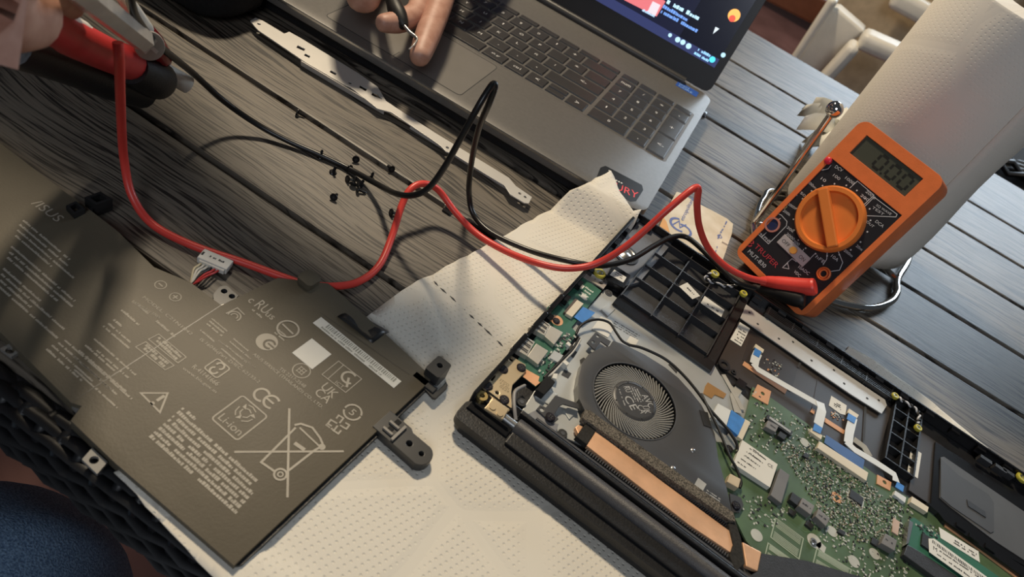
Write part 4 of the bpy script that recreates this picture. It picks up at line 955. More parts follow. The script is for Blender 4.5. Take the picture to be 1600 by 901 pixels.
# ribbons
def rib(name, path, w, m, parent=DL):
    return obj(name, MB().ribbon([D.l3(a, b, z) for a, b, z in path], w), m, parent)
rib('white_ribbon', [(1184, 551, .0112), (1180, 560, .0114), (1178, 569, .0118)], .0060, RIB); rib('white_ribbon', [(1177, 568, .0120), (1184, 577, .0122), (1225, 601, .0126), (1278, 631, .0132)], .0048, RIB)
rib('white_ribbon', [(1281, 628, .0134), (1284, 640, .0138), (1278, 664, .0140)], .0060, RIB)
dpoly('blue_tab', [(1273, 661), (1285, 668), (1282, 677), (1270, 671)], .0140, .0144, BLU)
dpoly('blue_tab', [(1180, 543), (1190, 549), (1186, 558), (1177, 553)], .0116, .0119, BLU); dpoly('ribbon_socket', [(1181, 537), (1194, 546), (1192, 551), (1179, 542)], .0098, .0116, CRM)
rib('white_ribbon', [(1333, 651, .0112), (1327, 675, .0116), (1325, 693, .0120)], .0058, RIB); rib('white_ribbon', [(1322, 690, .0122), (1336, 703, .0126), (1368, 722, .0130), (1397, 741, .0134), (1400, 752, .0136)], .0048, RIB)
dpoly('blue_tab', [(1326, 645), (1338, 652), (1335, 661), (1323, 654)], .0118, .0121, BLU); dpoly('ribbon_socket', [(1327, 638), (1342, 648), (1339, 653), (1325, 644)], .0098, .0116, CRM)
dpoly('blue_tab', [(1402, 752), (1413, 759), (1411, 768), (1399, 760)], .0136, .0140, BLU)
rib('tan_ribbon', [(1334, 686, .0104), (1350, 698, .0106), (1358, 712, .0110)], .0050, mat('tan_film', (.30, .27, .20), .5))
rib('flat_cable', [(1130, 585, .0102), (1150, 620, .0106), (1160, 640, .0112)], .0030, mat('grey_flat', (.42, .40, .35), .5)); rib('flat_cable', [(1158, 600, .0102), (1146, 620, .0104), (1153, 645, .0110)], .0050, mat('grey_flat', (.42, .40, .35), .5))
dpoly('foil_window', [(1102, 603), (1106, 597), (1135, 615), (1131, 622), (1117, 616), (1112, 622), (1099, 614)], .0098, .0103, mat('kapton', (.40, .22, .08), .35, .2))
# packages
for P, h in (([(1200, 656), (1217, 665), (1212, 675), (1196, 666)], .0032), ([(1254, 777), (1273, 790), (1267, 804), (1248, 790)], .0042), ([(1279, 794), (1297, 810), (1291, 822), (1274, 806)], .0042), ([(1384, 833), (1402, 844), (1398, 860), (1377, 848)], .0042)):
    o = comp('inductor', P, h, mat('inductor_grey', (.20, .19, .18), .45), bevel=.0003)
    u = D.rect(P, ZB + h); dprint(o, lambda b: put_rows(b, (u[0] + .0012, (u[1] + u[3]) / 2 - .0004), (u[2] - .001, (u[1] + u[3]) / 2 - .0004), 0, .0012, rg), ZB + h + .0001, CHIP)
for P, h in (([(1238, 768), (1253, 779), (1247, 790), (1234, 780)], .0030), ([(1219, 673), (1230, 680), (1226, 687), (1215, 680)], .0022), ([(1259, 706), (1265, 711), (1262, 716), (1254, 711)], .0014), ([(1234, 793), (1246, 800), (1240, 806), (1232, 800)], .0014), ([(1364, 838), (1375, 846), (1371, 854), (1361, 847)], .0014), ([(1312, 825), (1322, 831), (1318, 836), (1308, 830)], .0012), ([(1262, 812), (1273, 820), (1268, 826), (1258, 818)], .0014)): comp('chip', P, h, CHIP, bevel=.0002)
q = [(1324, 761), (1351, 777), (1348, 796), (1323, 778)]; u = D.rect(q, ZB)
comp('chip_outline', q, .0001, TIN); obj('controller_chip', MB().box(u[0] + .0012, u[1] + .0012, ZB, u[2] - .0012, u[3] - .0012, ZB + .0011), CHIP, MO, bevel=.0002)
c = dq(1307, 777, ZB); obj('copper_ring', MB().prism(circ(*c, .0034, 20), ZB, ZB + .0002, [circ(*c, .0016, 14)]), COPF, MO)
for q, r in (((1182, 836), .0034), ((1300, 830), .0032), ((1366, 865), .0032), ((1334, 877), .0034), ((1257, 691), .0030)):
    c = dq(*q, ZB); obj('tin_pad', MB().cyl(*c, ZB, ZB + .00025, r, 22), mat('pad_pale', (.50, .50, .44), .5, .1), MO)
c = dq(1272, 845, ZB); o = obj('tin_pad', MB().cyl(*c, ZB, ZB + .00025, .0042, 22), mat('pad_pale', (.50, .50, .44), .5, .1), MO); screw(1272, 845, .0132, .0020, STEEL)
comp('tin_pad', [(1273, 850), (1282, 846), (1291, 855), (1288, 864)], .00025, mat('pad_pale', (.50, .50, .44), .5, .1))
comp('pink_pad', [(1396, 808), (1406, 815), (1403, 836), (1394, 830)], .0008, mat('pad_pink', (.50, .36, .28), .6))
m_ = MB()
for P in ([(1212, 809), (1255, 841), (1248, 873), (1204, 839)], [(1200, 848), (1245, 880), (1238, 900), (1195, 868)], [(1276, 857), (1330, 890), (1326, 900), (1270, 880)]):
    A, Bv, Cv, Dv = [Vector(dq(*q, ZB)) for q in P]; put_line(m_, [A, Bv, Cv, Dv], .0006, ZB + .0001, True)
    for i in range(1, 14):
        t = i / 14
        if .38 < t < .62: continue
        put_line(m_, [A + (Dv - A) * t + (Bv - A) * .06, A + (Dv - A) * t + (Bv - A) * .94], .0005, ZB + .0001)
obj('memory_footprint', m_, mat('silk_pale', (.38, .44, .33), .6), MO)
# dense field of tiny parts
FIELD = [(1215, 690), (1280, 700), (1300, 706), (1400, 790), (1394, 830), (1370, 850), (1330, 845), (1290, 812), (1250, 750), (1236, 730)]
scatter('tiny_component', FIELD, 1500, ZB, (TIN, CHIP, CHIP, mat('cap_tan', (.34, .28, .20), .5), TIN), MO, .0002, .0006, .0007)
scatter('tiny_component', [(1176, 610), (1262, 665), (1300, 690), (1290, 700), (1240, 690), (1216, 720), (1165, 685), (1172, 640)], 170, ZB, (TIN, CHIP, TIN), MO, .00025, .0008, .0008)
scatter('tiny_component', [(1160, 770), (1250, 790), (1300, 830), (1360, 860), (1420, 880), (1420, 960), (1330, 900), (1250, 800), (1190, 830), (1160, 800)], 260, ZB, (TIN, TIN, CHIP), MO, .0003, .0008, .0005)
scatter('tiny_component', [(1390, 775), (1425, 790), (1420, 860), (1395, 870)], 110, ZB, (TIN, CHIP), MO, .0003, .0008, .0008)
m_ = MB()
for i in range(26):
    a = rg.uniform(.12, .30); bb = rg.uniform(.04, .13); ln = rg.uniform(.006, .03)
    if inside((a, bb), [dq(*q, ZB) for q in MBP]) and inside((a + ln, bb), [dq(*q, ZB) for q in MBP]): put_line(m_, [(a, bb), (a + ln, bb), (a + ln + .003, bb + .003)], .0004, ZB + .00006)
for i in range(14): put_line(m_, [dq(1290 + 0 * i, 712 + 2.2 * i, ZB), dq(1350 + 0 * i, 752 + 2.2 * i, ZB)], .00035, ZB + .00006)
obj('copper_traces', m_, PCBL, MO, kind='stuff')
# ---- memory module in its socket
RM = dpoly('memory_module', [(1421, 812), (1428, 808), (1560, 900), (1640, 960), (1560, 960), (1418, 858)], .0136, .0146, PCB2)
dpoly('memory_socket', [(1418, 850), (1432, 858), (1520, 915), (1500, 930), (1412, 866)], .0116, .0150, CHAR, bevel=.0004)
dpoly('socket_arm', [(1421, 812), (1427, 816), (1420, 848), (1416, 850)], .0118, .0154, STEEL)
dpoly('memory_chip', [(1442, 832), (1452, 838), (1560, 915), (1548, 925), (1440, 850)], .0146, .0160, CHIP, RM)
o = dpoly('memory_label', [(1451, 841), (1460, 841), (1548, 905), (1530, 918), (1452, 862)], .0160, .0162, WHT, RM)
b = MB()
for i in range(34):
    t = i / 33; p = Vector(dq(1457 + 82 * t, 843 + 59 * t, .0162)); w_ = rg.uniform(.0002, .0007); b.add([(p.x, p.y - .0022, .01626), (p.x + w_, p.y - .0022, .01626), (p.x + w_, p.y, .01626), (p.x, p.y, .01626)], [(0, 1, 2, 3)])
put_text(b, 'M', dq(1458, 858, .0162), dq(1464, 862, .0162), .01626, .0026); put_rows(b, dq(1468, 861, .0162), dq(1530, 903, .0162), .01626, .0012, rg); put_rows(b, dq(1464, 866, .0162), dq(1520, 905, .0162), .01626, .0012, rg)
obj('label_print', b, INK, o)
o = dpoly('serial_label', [(1467, 823), (1529, 861), (1531, 878), (1470, 840)], .0146, .0148, WHT, RM)
dprint(o, lambda b: [put_rows(b, dq(1490, 848 - 4 * i, .0148), dq(1526, 871 - 4 * i, .0148), 0, .0012, rg) for i in range(2)], .0149)
dpoly('gold_edge', [(1475, 814), (1535, 850), (1600, 900), (1592, 905), (1530, 858), (1477, 822)], .0118, .0128, COPF)
scatter('tiny_component', [(1430, 818), (1460, 822), (1470, 842), (1440, 832)], 30, .0146, (TIN, CHIP), RM, .0003, .0008, .0006)
# ---- thin cables inside
def dcable(name, pts, r, m, parent=DL): return obj(name, MB().tube(spline([D.l3(a, b, z) for a, b, z in pts], 6), r, 7), m, parent, smooth=70)
dcable('antenna_cable', [(900, 522, .0128), (906, 510, .0140), (918, 502, .0150), (935, 499, .0152), (952, 504, .0150), (962, 518, .0146), (972, 532, .0142), (985, 540, .0142)], .0008, BLKR)
dcable('antenna_cable', [(985, 539, .0150), (1005, 544, .0160), (1040, 561, .0160), (1068, 586, .0158), (1090, 612, .0158), (1110, 640, .0160), (1135, 668, .0162), (1150, 690, .0160), (1152, 702, .0145)], .0009, BLKR)
dcable('antenna_cable', [(1096, 615, .0160), (1108, 640, .0170), (1125, 675, .0170), (1140, 712, .0165), (1150, 730, .0160), (1158, 752, .0150), (1156, 762, .0140)], .0008, BLKR)
dcable('grey_wire', [(820, 602, .0135), (806, 610, .0150), (803, 622, .0150), (804, 640, .0145), (806, 656, .0130)], .0010, mat('wire_grey', (.28, .27, .26), .4))
dcable('black_wire', [(905, 528, .0125), (895, 545, .0125), (880, 560, .0130), (862, 578, .0130), (850, 590, .0125)], .0008, BLKR)
dcable('white_wire', [(907, 530, .0122), (897, 547, .0122), (882, 563, .0124), (864, 582, .0124), (855, 588, .0120)], .0007, mat('wire_pale', (.62, .60, .55), .4))
for P in ([(884, 536), (888, 533), (893, 538), (890, 541)], [(879, 565), (884, 562), (890, 567), (886, 571)], [(865, 583), (872, 583), (870, 592), (863, 590)]): dpoly('wire_clip', P, .0098, .0138, WHT, bevel=.0003)
tw = mat('twist_pale', (.60, .60, .62), .35); 
for path in ([(1113, 427), (1105, 430), (1103, 435), (1112, 440), (1130, 446), (1140, 447), (1152, 446)], [(1404, 621), (1412, 627), (1424, 634), (1434, 643), (1436, 654), (1433, 662)]):
    pts = spline([D.l3(a, b_, .0150) for a, b_ in path], 10)
    for s, m in ((0, tw), (math.pi, BLKR)):
        P = []
        for i, p in enumerate(pts):
            t = (pts[min(i + 1, len(pts) - 1)] - pts[max(0, i - 1)]).normalized(); n = Vector((-t.y, t.x, 0)); a = i * .55 + s
            P.append(p + n * (.0007 * math.cos(a)) + Vector((0, 0, .0007 * math.sin(a))))
        obj('twisted_wire', MB().tube(P, .0007, 6), m, DL, smooth=60)
# ================================================================== running laptop
LT = thing('running_laptop', 'dark grey laptop with its screen on, behind the metal strip', 'laptop', L)
LZ = .0195
LG = mat('laptop_grey', (.150, .142, .130), .40, .25, .06, 300, .12, 2500)
u0, u1, v0, v1 = -.362, -.0015, -.0185, .2225
obj('base_bottom', MB().prism(rrect(u0 + .004, v0 + .006, u1 - .004, v1 - .004, .010), .0022, .0120), BLK, LT, bevel=.002)
for x in (u0 + .05, u1 - .05):
    for y in (v0 + .02, v1 - .03): obj('rubber_foot', MB().box(x - .02, y - .004, .0002, x + .02, y + .004, .0022), BLKR, LT, bevel=.0008)
obj('deck', MB().prism(rrect(u0, v0, u1, v1, .012, 6), .0120, LZ), LG, LT, bevel=.0010, smooth=40)
obj('front_trim', MB().box(u0 + .012, v0 - .0003, .0172, u1 - .012, v0 + .0006, .0188), mat('trim_bright', (.5, .48, .44), .25, .9), LT)
# touch pad with its surrounding gap
tp = (-.2850, -.0075, -.1630, .0605)
obj('touchpad_gap', MB().prism(rrect(*tp, .004), LZ, LZ + .0002, [rrect(tp[0] + .0006, tp[1] + .0006, tp[2] - .0006, tp[3] - .0006, .0035)]), INK, LT)
o = obj('touchpad', MB().prism(rrect(tp[0] + .0006, tp[1] + .0006, tp[2] - .0006, tp[3] - .0006, .0035), LZ - .0002, LZ + .00012), mat('touchpad_grey', (.20, .188, .170), .36, .2, .03), LT)
x = L.loc(613, 88, LZ)[0]; obj('button_split', MB().box(x - .0003, tp[1], LZ + .0001, x + .0003, tp[1] + .010, LZ + .0002), INK, o)
# keyboard: well and single keys
obj('key_well', MB().prism(rrect(-.362 + .006, .0645, -.0078, .1700, .003), LZ, LZ + .0001), mat('well_grey', (.135, .128, .118), .42, .2), LT)
KM = mat('key_cap', (.040, .038, .036), .34, 0, .08, 80, .1, 2500)
LEG = mat('key_legend', (.75, .74, .72), .6)
def key(a, b, c, d, txt=None, h=.0014, sz=.0036):
    p = .0008
    a_, b_, c_, d_ = a + p, b + p, c - p, d - p
    i = .0008
    m_ = MB(); m_.add([(a_, b_, LZ), (c_, b_, LZ), (c_, d_, LZ), (a_, d_, LZ), (a_ + i, b_ + i, LZ + h), (c_ - i, b_ + i, LZ + h), (c_ - i, d_ - i, LZ + h), (a_ + i, d_ - i, LZ + h)],
             [(4, 5, 6, 7), (0, 1, 5, 4), (1, 2, 6, 5), (2, 3, 7, 6), (3, 0, 4, 7), (3, 2, 1, 0)])
    o = obj('key', m_, KM, LT, bevel=.0003)
    if txt:
        t = MB(); cx, cy = (a + c) / 2, (b + d) / 2; w = sz * text_w(txt); put_text(t, txt, (cx - w / 2, cy - sz / 2), (cx + w / 2, cy - sz / 2), LZ + h + .00006, sz if txt not in '.,-' else sz * .25); obj('legend', t, LEG, o)
def text_w(s): return min(2.6, max(.25, 1 / text_geo(s)[2])) if s not in '.,-\'' else .3
K = .019
def kx(i): return -.1743 + (i - 9.5) * K
def krow(v, h, items):
    for i0, i1, t in items: key(kx(i0), v - h / 2, kx(i1), v + h / 2, t)
H_ = .0178
krow(.1500, H_, [(i - .5, i + .5, t) for i, t in enumerate('|1234567890')] + [(10.5, 11.5, "'"), (11.5, 12.5, '+'), (12.5, 14.25, None)])
krow(.1310, H_, [(-.5, 1, 'tab')] + [(i + 1, i + 2, t) for i, t in enumerate('QWERTYUIOP')] + [(11, 12, None), (12, 13, '*'), (13, 14.25, None)])
krow(.1120, H_, [(-.5, 1.25, None)] + [(i + 1.25, i + 2.25, t) for i, t in enumerate('ASDFGHJKL')] + [(10.25, 11.25, 'Ñ'), (11.25, 12.25, '{'), (12.25, 14.25, '<-')])
krow(.0930, H_, [(-.5, .75, None), (.75, 1.75, '<')] + [(i + 1.75, i + 2.75, t) for i, t in enumerate('ZXCVBNM')] + [(8.75, 9.75, ','), (9.75, 10.75, '.'), (10.75, 11.75, '-'), (11.75, 14.25, None)])
krow(.0740, H_ - .0006, [(-.5, .75, 'ctrl'), (.75, 1.75, 'fn'), (1.75, 2.75, None), (2.75, 3.75, 'alt'), (3.75, 9.0, None), (9.0, 10.15, 'alt gr'), (10.15, 11.2, 'ctrl'), (11.2, 12.2, '<')])
key(kx(12.2), .0742, kx(13.2), .0830, None); key(kx(12.2), .0655, kx(13.2), .0742, None); key(kx(13.2), .0655, kx(14.2), .0828, '>')
krow(.1643, .0095, [(-.5 + i * 1.134, -.5 + (i + 1) * 1.134, 'esc' if i == 0 else None) for i in range(13)])
NX = [-.0735, -.0553, -.0368, -.0186]
for r_, (v, row) in enumerate(((.0930, '123'), (.1120, '456'), (.1305, '789'))):
    for i, t in enumerate(row): key(NX[i] - .0092, v - H_ / 2 + .0002, NX[i] + .0092, v + H_ / 2 + .0002, t)
key(NX[0] - .0092, .0655, NX[1] + .0092, .0830, '0'); key(NX[2] - .0092, .0655, NX[2] + .0092, .0830, '.')
key(NX[3] - .0092, .0655, NX[3] + .0092, .1020, '<-'); key(NX[3] - .0092, .1025, NX[3] + .0092, .1395, '+')
for i, t in enumerate(('num', '/', '*', '-')): key(NX[i] - .0092, .1402, NX[i] + .0092, .1580, t)
for i in range(4): key(NX[i] - .0092, .1595, NX[i] + .0092, .1692, None)
# deck stickers
s = [(935, 261), (975, 268), (1009, 295), (996, 314), (960, 300)]
P = [L.loc(*q, LZ) for q in [(938, 262), (946, 259), (1003, 289), (1005, 297), (994, 314), (985, 315), (931, 280)]]
o = obj('brand_sticker', MB().prism(P, LZ, LZ + .00015), mat('sticker_black', (.012, .012, .012), .35), LT)
t = MB(); put_text(t, 'FURY', L.loc(952, 291, LZ), L.loc(996, 311, LZ), LZ + .0002, .0085); obj('sticker_word', t, mat('sticker_red', (.75, .05, .05), .5), o)
t = MB()
for q in ((952, 267), (963, 282), (967, 284), (971, 286)): put_poly(t, circ(*L.loc(*q, LZ), .0008, 8), LZ + .0002)
obj('sticker_dots', t, WHT, o)
P = [L.loc(*q, LZ) for q in [(1064, 120), (1071, 119), (1091, 139), (1089, 146), (1062, 137)]]
o = obj('blue_sticker', MB().box(-.0375, .2045, LZ, -.0150, .2165, LZ + .00015), mat('sticker_blue', (.03, .10, .42), .4), LT)
t = MB(); put_text(t, 'intel', (-.0350, .2110), (-.0250, .2110), LZ + .0002, .0035); put_text(t, 'CORE', (-.0350, .2060), (-.0200, .2060), LZ + .0002, .0036); obj('sticker_word', t, mat('sticker_pale', (.30, .50, .80), .5), o)
# hinge bar and lid with the lit screen
obj('hinge_bar', MB().lathe([(0, 0), (.0042, 0), (.0042, .300), (0, .300)], (u0 + .03, .2185, LZ + .0012), 16, (1, 0, 0)), mat('hinge_bar', (.05, .048, .046), .4, .2), LT, smooth=40)
TL = math.radians(70)
SF = Frame(L.m() @ Vector((0, .2225, LZ + .0016)), L.x, L.y * math.cos(TL) + Vector((0, 0, math.sin(TL))))
m4 = L.m().inverted() @ SF.m()
def sobj(name, mb, m, parent=LT, **kw): return obj(name, mb.xf(m4), m, parent, **kw)
lid = sobj('screen_lid', MB().prism(rrect(u0 + .004, 0, -.0068, .232, .007), -.0055, 0), mat('bezel_black', (.010, .010, .011), .4), bevel=.0008)
def sl(px, py): return SF.loc(px, py, 0)
sx1 = sl(1118, 103)[0]; sy0 = sl(1118, 107)[1]; sx0 = u0 + .012; sy1 = .222
def disp(name, col, st):
    return mat(name, col, .2, 0, .0, 20, emit=st)
sobj('display', MB().box(sx0, sy0, 0, sx1, sy1, .0003), disp('screen_navy', (.012, .014, .035), .8), lid)
DSP = [o_ for o_ in LT.children if o_.name.startswith('screen_lid')][0].children[0]
def scr(name, quad, col, st, z=.0005):
    t = MB(); t.add([(*q, z) for q in quad], [(0, 1, 2, 3)]); return sobj(name, t, disp('screen_' + name, col, st), DSP)
ty = sy0 + .0085
scr('task_bar', [(sx0, sy0), (sx1, sy0), (sx1, ty), (sx0, ty)], (.035, .045, .13), .9, .0004)
scr('menu_panel', [(sl(1060, 60)[0], ty), (sx1, ty), (sx1, sy1), (sl(1060, 60)[0], sy1)], (.006, .007, .016), .7, .00035)
def blobs(name, lines, col, st, h, z=.0006):
    t = MB()
    for a, b in lines: put_rows(t, sl(*a), sl(*b), z, h, rg, .95)
    t.v = [(x, y, z) for x, y, _ in t.v]; sobj(name, t, disp('screen_' + name, col, st), DSP)
blobs('headline_text', [((1041, 5), (1093, 33))], (.55, .85, 1.0), 1.0, .0038)
blobs('body_text', [((1035, 12), (1074, 34)), ((1032, 20), (1090, 52))], (.18, .36, .85), 1.0, .0032)
blobs('clock_text', [((1090, 79), (1110, 90)), ((1084, 84), (1106, 97))], (.35, .70, 1.0), 1.0, .0026)
t = MB()
for q, r in (((1047, 55), .0018), ((1059, 62), .0025), ((1067, 66), .0024), ((1076, 72), .0026), ((1130, 86), .0022)): put_poly(t, circ(*sl(*q), r, 14), .0006)
sobj('tray_icons', t, disp('screen_tray_icons', (.5, .78, .95), 1.0), DSP)
t = MB(); put_poly(t, circ(*sl(1113, 93), .0028, 16), .0006); sobj('teal_badge', t, disp('screen_teal', (.1, .75, .9), 1.0), DSP)
t = MB(); put_poly(t, [sl(*q) for q in ((1118, 42), (1124, 45), (1114, 53))], .0006); sobj('pointer', t, disp('screen_pointer', (.75, .85, .9), 1.0), DSP)
t = MB(); put_poly(t, circ(*sl(1147, 24), .0056, 20), .0006); sobj('orange_icon', t, disp('screen_orange', (1.0, .50, .12), 1.0), DSP)
t = MB(); put_poly(t, circ(*sl(1144, 29), .0030, 14), .0007); sobj('icon_core', t, disp('screen_redcore', (.75, .10, .06), 1.0), DSP)
scr('thumbnail', [sl(975, 0), sl(1026, 26), sl(1040, 2), sl(990, -24)], (.72, .18, .20), 1.0, .0006)
scr('thumb_light', [sl(1012, 18), sl(1024, 25), sl(1032, 8), sl(1020, 2)], (.75, .66, .72), 1.0, .0007)
blobs('thumb_caption', [((1003, 17), (1022, 27))], (.5, .75, 1.0), 1.0, .0022, .0008)

# ================================================================== metal hinge strip lying on the planks
sf = Frame(tuple(w3(395, 40, .0055)), tuple(w3(828, 312, .0055) - w3(395, 40, .0055)), (0, 1, 0))
HS = thing('metal_strip', 'long bare metal bracket strip with slots lying before the running laptop', 'metal strip', sf)
def hq(px, py): return sf.loc(px, py, 0)
P = [hq(*q) for q in [(391, 33), (399, 28), (411, 33), (444, 53), (452, 50), (470, 60), (560, 115), (590, 136), (603, 158), (618, 168), (680, 208), (764, 259), (795, 278), (806, 291), (831, 308), (826, 318), (819, 317), (797, 304), (788, 290), (758, 272), (712, 243), (697, 237), (688, 228), (680, 222), (612, 176), (590, 170), (562, 148), (548, 137), (535, 131), (478, 98), (404, 48), (399, 43)]]
hol = [[hq(*q) for q in h] for h in ([(465, 71), (477, 77), (475, 80), (463, 75)], [(477, 84), (485, 88), (483, 91), (475, 87)], [(517, 110), (526, 115), (524, 118), (515, 113)], [(563, 133), (574, 139), (571, 143), (561, 137)], [(582, 144), (590, 147), (598, 156), (580, 149)])]
hol += [circ(*hq(*q), r, 12) for q, r in (((404.5, 38), .0013), ((547, 130), .0014), ((699, 231), .0013), ((812, 302.5), .0012), ((820.5, 308), .0012))]
obj('strip_body', MB().prism(P, -.0006, .0003, hol), ALU, HS, bevel=.0002)
m_ = MB(); a = Vector(hq(470, 95)); b_ = Vector(hq(600, 172))
m_.add([(*a, 0), (*b_, 0), (b_.x, b_.y + .001, -.0042), (a.x, a.y + .001, -.0042), (a.x, a.y + .0006, 0), (b_.x, b_.y + .0006, 0), (b_.x, b_.y + .0016, -.0042), (a.x, a.y + .0016, -.0042)], [(0, 1, 2, 3), (4, 5, 6, 7), (0, 1, 5, 4), (2, 3, 7, 6), (1, 2, 6, 5), (0, 3, 7, 4)]); obj('bent_flange', m_, ALU, HS)
a = Vector(hq(640, 195)); b_ = Vector(hq(790, 292)); m_ = MB(); m_.box(a.x, a.y + .002, -.0042, b_.x, a.y + .0028, -.0003); obj('bent_flange', m_, ALU, HS)

# ================================================================== loose screws
SM = mat('screw_black', (.012, .012, .013), .32, .4)
def mk_screw():
    h = MB().lathe([(0, 0), (.0024, 0), (.0025, .0005), (.0020, .0011), (0, .0011)], (0, 0, 0), 14)
    s = MB().lathe([(0, .001), (.0010, .001)] + [(.0010 if k % 2 else .00078, .0013 + .00035 * k) for k in range(13)] + [(.0005, .0062), (0, .0062)], (0, 0, 0), 10)
    x = MB().box(-.0012, -.0002, -.00004, .0012, .0002, .0002).box(-.0002, -.0012, -.00004, .0002, .0012, .0002)
    return h, s, x
hd = None
spots = [(463, 179, 'lie', .4), (501, 246, 'up', 0), (520, 270, 'up', .2), (555, 254, 'lie', 2.2), (541, 284, 'lie', 1.0), (551, 292, 'tilt', 2.0), (557, 300, 'lie', .6), (562, 290, 'up', .3), (579, 280, 'up', .1), (611, 269, 'lie', 2.6), (520, 313, 'lie', 1.8), (609, 336, 'lie', .9), (546, 268, 'lie', 2.9)]
SG = 'loose black screws beside the metal strip'
SLB = {0: 'lone tiny black screw in the plank groove nearest the slotted strip end', 1: 'tiny black screw standing on its head left of the pile under the black cable', 2: 'tiny upright black screw just below the black cable, left of the pile',
       8: 'tiny upright black screw at the cable, right of the screw pile', 9: 'tiny black screw lying on the plank groove right of the pile', 10: 'lone tiny black screw lying below and left of the pile', 11: 'tiny black screw lying beside the red cable loop', 3: 'tiny black screw lying above the black cable over the pile'}
for i, (px, py, pose, a) in enumerate(spots):
    t = thing('screw', SLB.get(i, 'tiny black laptop screw lying in the small pile under the black cable'), 'screw', group=SG)
    p = w3(px, py, 0.0)
    if pose == 'up': m4_ = Matrix.Translation(p + Vector((0, 0, .0001))) @ Matrix.Rotation(a, 4, 'Y')
    elif pose == 'lie': m4_ = Matrix.Translation(p + Vector((0, 0, .0025))) @ Matrix.Rotation(a, 4, 'Z') @ Matrix.Rotation(math.radians(105), 4, 'Y')
    else: m4_ = Matrix.Translation(p + Vector((0, 0, .0018))) @ Matrix.Rotation(a, 4, 'Z') @ Matrix.Rotation(math.radians(60), 4, 'Y')
    t.matrix_world = m4_
    if hd is None:
        h, s, x = mk_screw(); A = obj('screw_head', h, SM, t, smooth=40); Bs = obj('screw_shank', s, SM, t, smooth=30); Cx = obj('cross_slot', x, INK, A); hd = (A.data, Bs.data, Cx.data)
    else:
        A = link('screw_head', hd[0], t); link('screw_shank', hd[1], t); link('cross_slot', hd[2], A)
# small metal clips caught in plank joints
for (px, py), lb in (((701, 324), 'small metal clip in the plank groove under the red cable loop'), ((1099, 176), 'small metal clip in the plank groove right of the running laptop')):
    p = w3(px, py, .002); t = thing('metal_clip', lb, 'clip', loc=tuple(p))
    obj('clip_plate', MB().box(-.003, -.001, -.002, .003, .003, .0012), STEEL, t, bevel=.0003); obj('clip_foot', MB().box(-.002, -.0045, -.003, .004, -.001, -.0006), BLKG, t)

# ================================================================== digital multimeter leaning on the paper roll
MF = Frame((.09719, .50059, .06903), (.878, -.475, .049), (.150, .371, .917))
MM = thing('multimeter', 'orange and black digital multimeter reading zero, leaning on the paper roll', 'multimeter', MF)
ORG = mat('orange_plastic', (.84, .20, .055), .42, 0, .06, 120, .15, 1200)
ORD = mat('orange_dial', (.84, .235, .045), .4, 0, .05)
FACE = mat('meter_face', (.018, .018, .022), .38, 0, .08)
MW = mat('meter_white', (.60, .60, .62), .6)
w2, h2 = .0350, .0632
obj('case', MB().prism(rrect(-w2, -h2, w2, h2, .007, 6), -.0265, -.001), ORG, MM, bevel=.0025, smooth=40, seg=3)
def mq(px, py, z=0.): return MF.loc(px, py, z)
fx0, fx1, fy0, fy1 = -.0310, .0310, -.0590, .0303
obj('case_frame', MB().prism(rrect(-w2, -h2, w2, h2, .007, 6), -.0012, .0010, [[(fx0, fy0), (fx1, fy0), (fx1, fy1), (fx0, fy1)], [(-.0248, .0402), (.0233, .0402), (.0233, .0556), (-.0248, .0556)]]), ORG, MM, bevel=.0008)
obj('face_plate', MB().box(fx0, fy0, -.0010, fx1, fy1, .0003), FACE, MM)
lc = obj('display', MB().box(-.0248, .0402, -.0010, .0233, .0556, -.0002), mat('lcd_grey', (.075, .078, .058), .25, 0, .04), MM)
ob = MB()
# bezel slope
for (a, b_) in (((-.0285, .0275), (-.0255, .0305)),): pass
def seg7(mb, x, y, w, h, t, segs):
    s = .22 * w
    S = {'a': ((x, y + h), (x + w, y + h)), 'd': ((x, y), (x + w, y)), 'g': ((x, y + h / 2), (x + w, y + h / 2)), 'f': ((x, y + h / 2), (x, y + h)), 'b': ((x + w, y + h / 2), (x + w, y + h)), 'e': ((x, y), (x, y + h / 2)), 'c': ((x + w, y), (x + w, y + h / 2))}
    for k in segs:
        a, b_ = Vector(S[k][0]), Vector(S[k][1]); e = (b_ - a).normalized() * t * .45; put_line(mb, [a + e, b_ - e], t, -.0001)
t = MB()
for x in (-.0078, .0028, .0132): seg7(t, x, .0428, .0062, .0095, .0016, 'abcdef')
put_poly(t, circ(.0006, .0423, .0008, 8), -.0001); obj('digits', t, mat('lcd_dark', (.010, .010, .008), .5), lc)
# rotary dial
dc = mq(1295, 341, .006); DRR = .0232
dl = obj('dial', MB().lathe([(0, .0003), (DRR, .0003), (DRR, .0055), (DRR - .0012, .0072), (DRR - .0040, .0072), (DRR - .0050, .0042), (0, .0042)], (dc[0], dc[1], 0), 48), ORD, MM, smooth=40)
ga = Vector(mq(1290, 300, .010)); gb = Vector(mq(1305, 388, .010)); e = (gb - ga).normalized(); n = Vector((-e.y, e.x)); mid = Vector(dc)
obj('dial_grip', MB().obox((mid.x, mid.y, .0072), (*(e * (DRR - .0022)), 0), (*(n * .0036), 0), (0, 0, .0032)), ORD, dl, bevel=.0010)
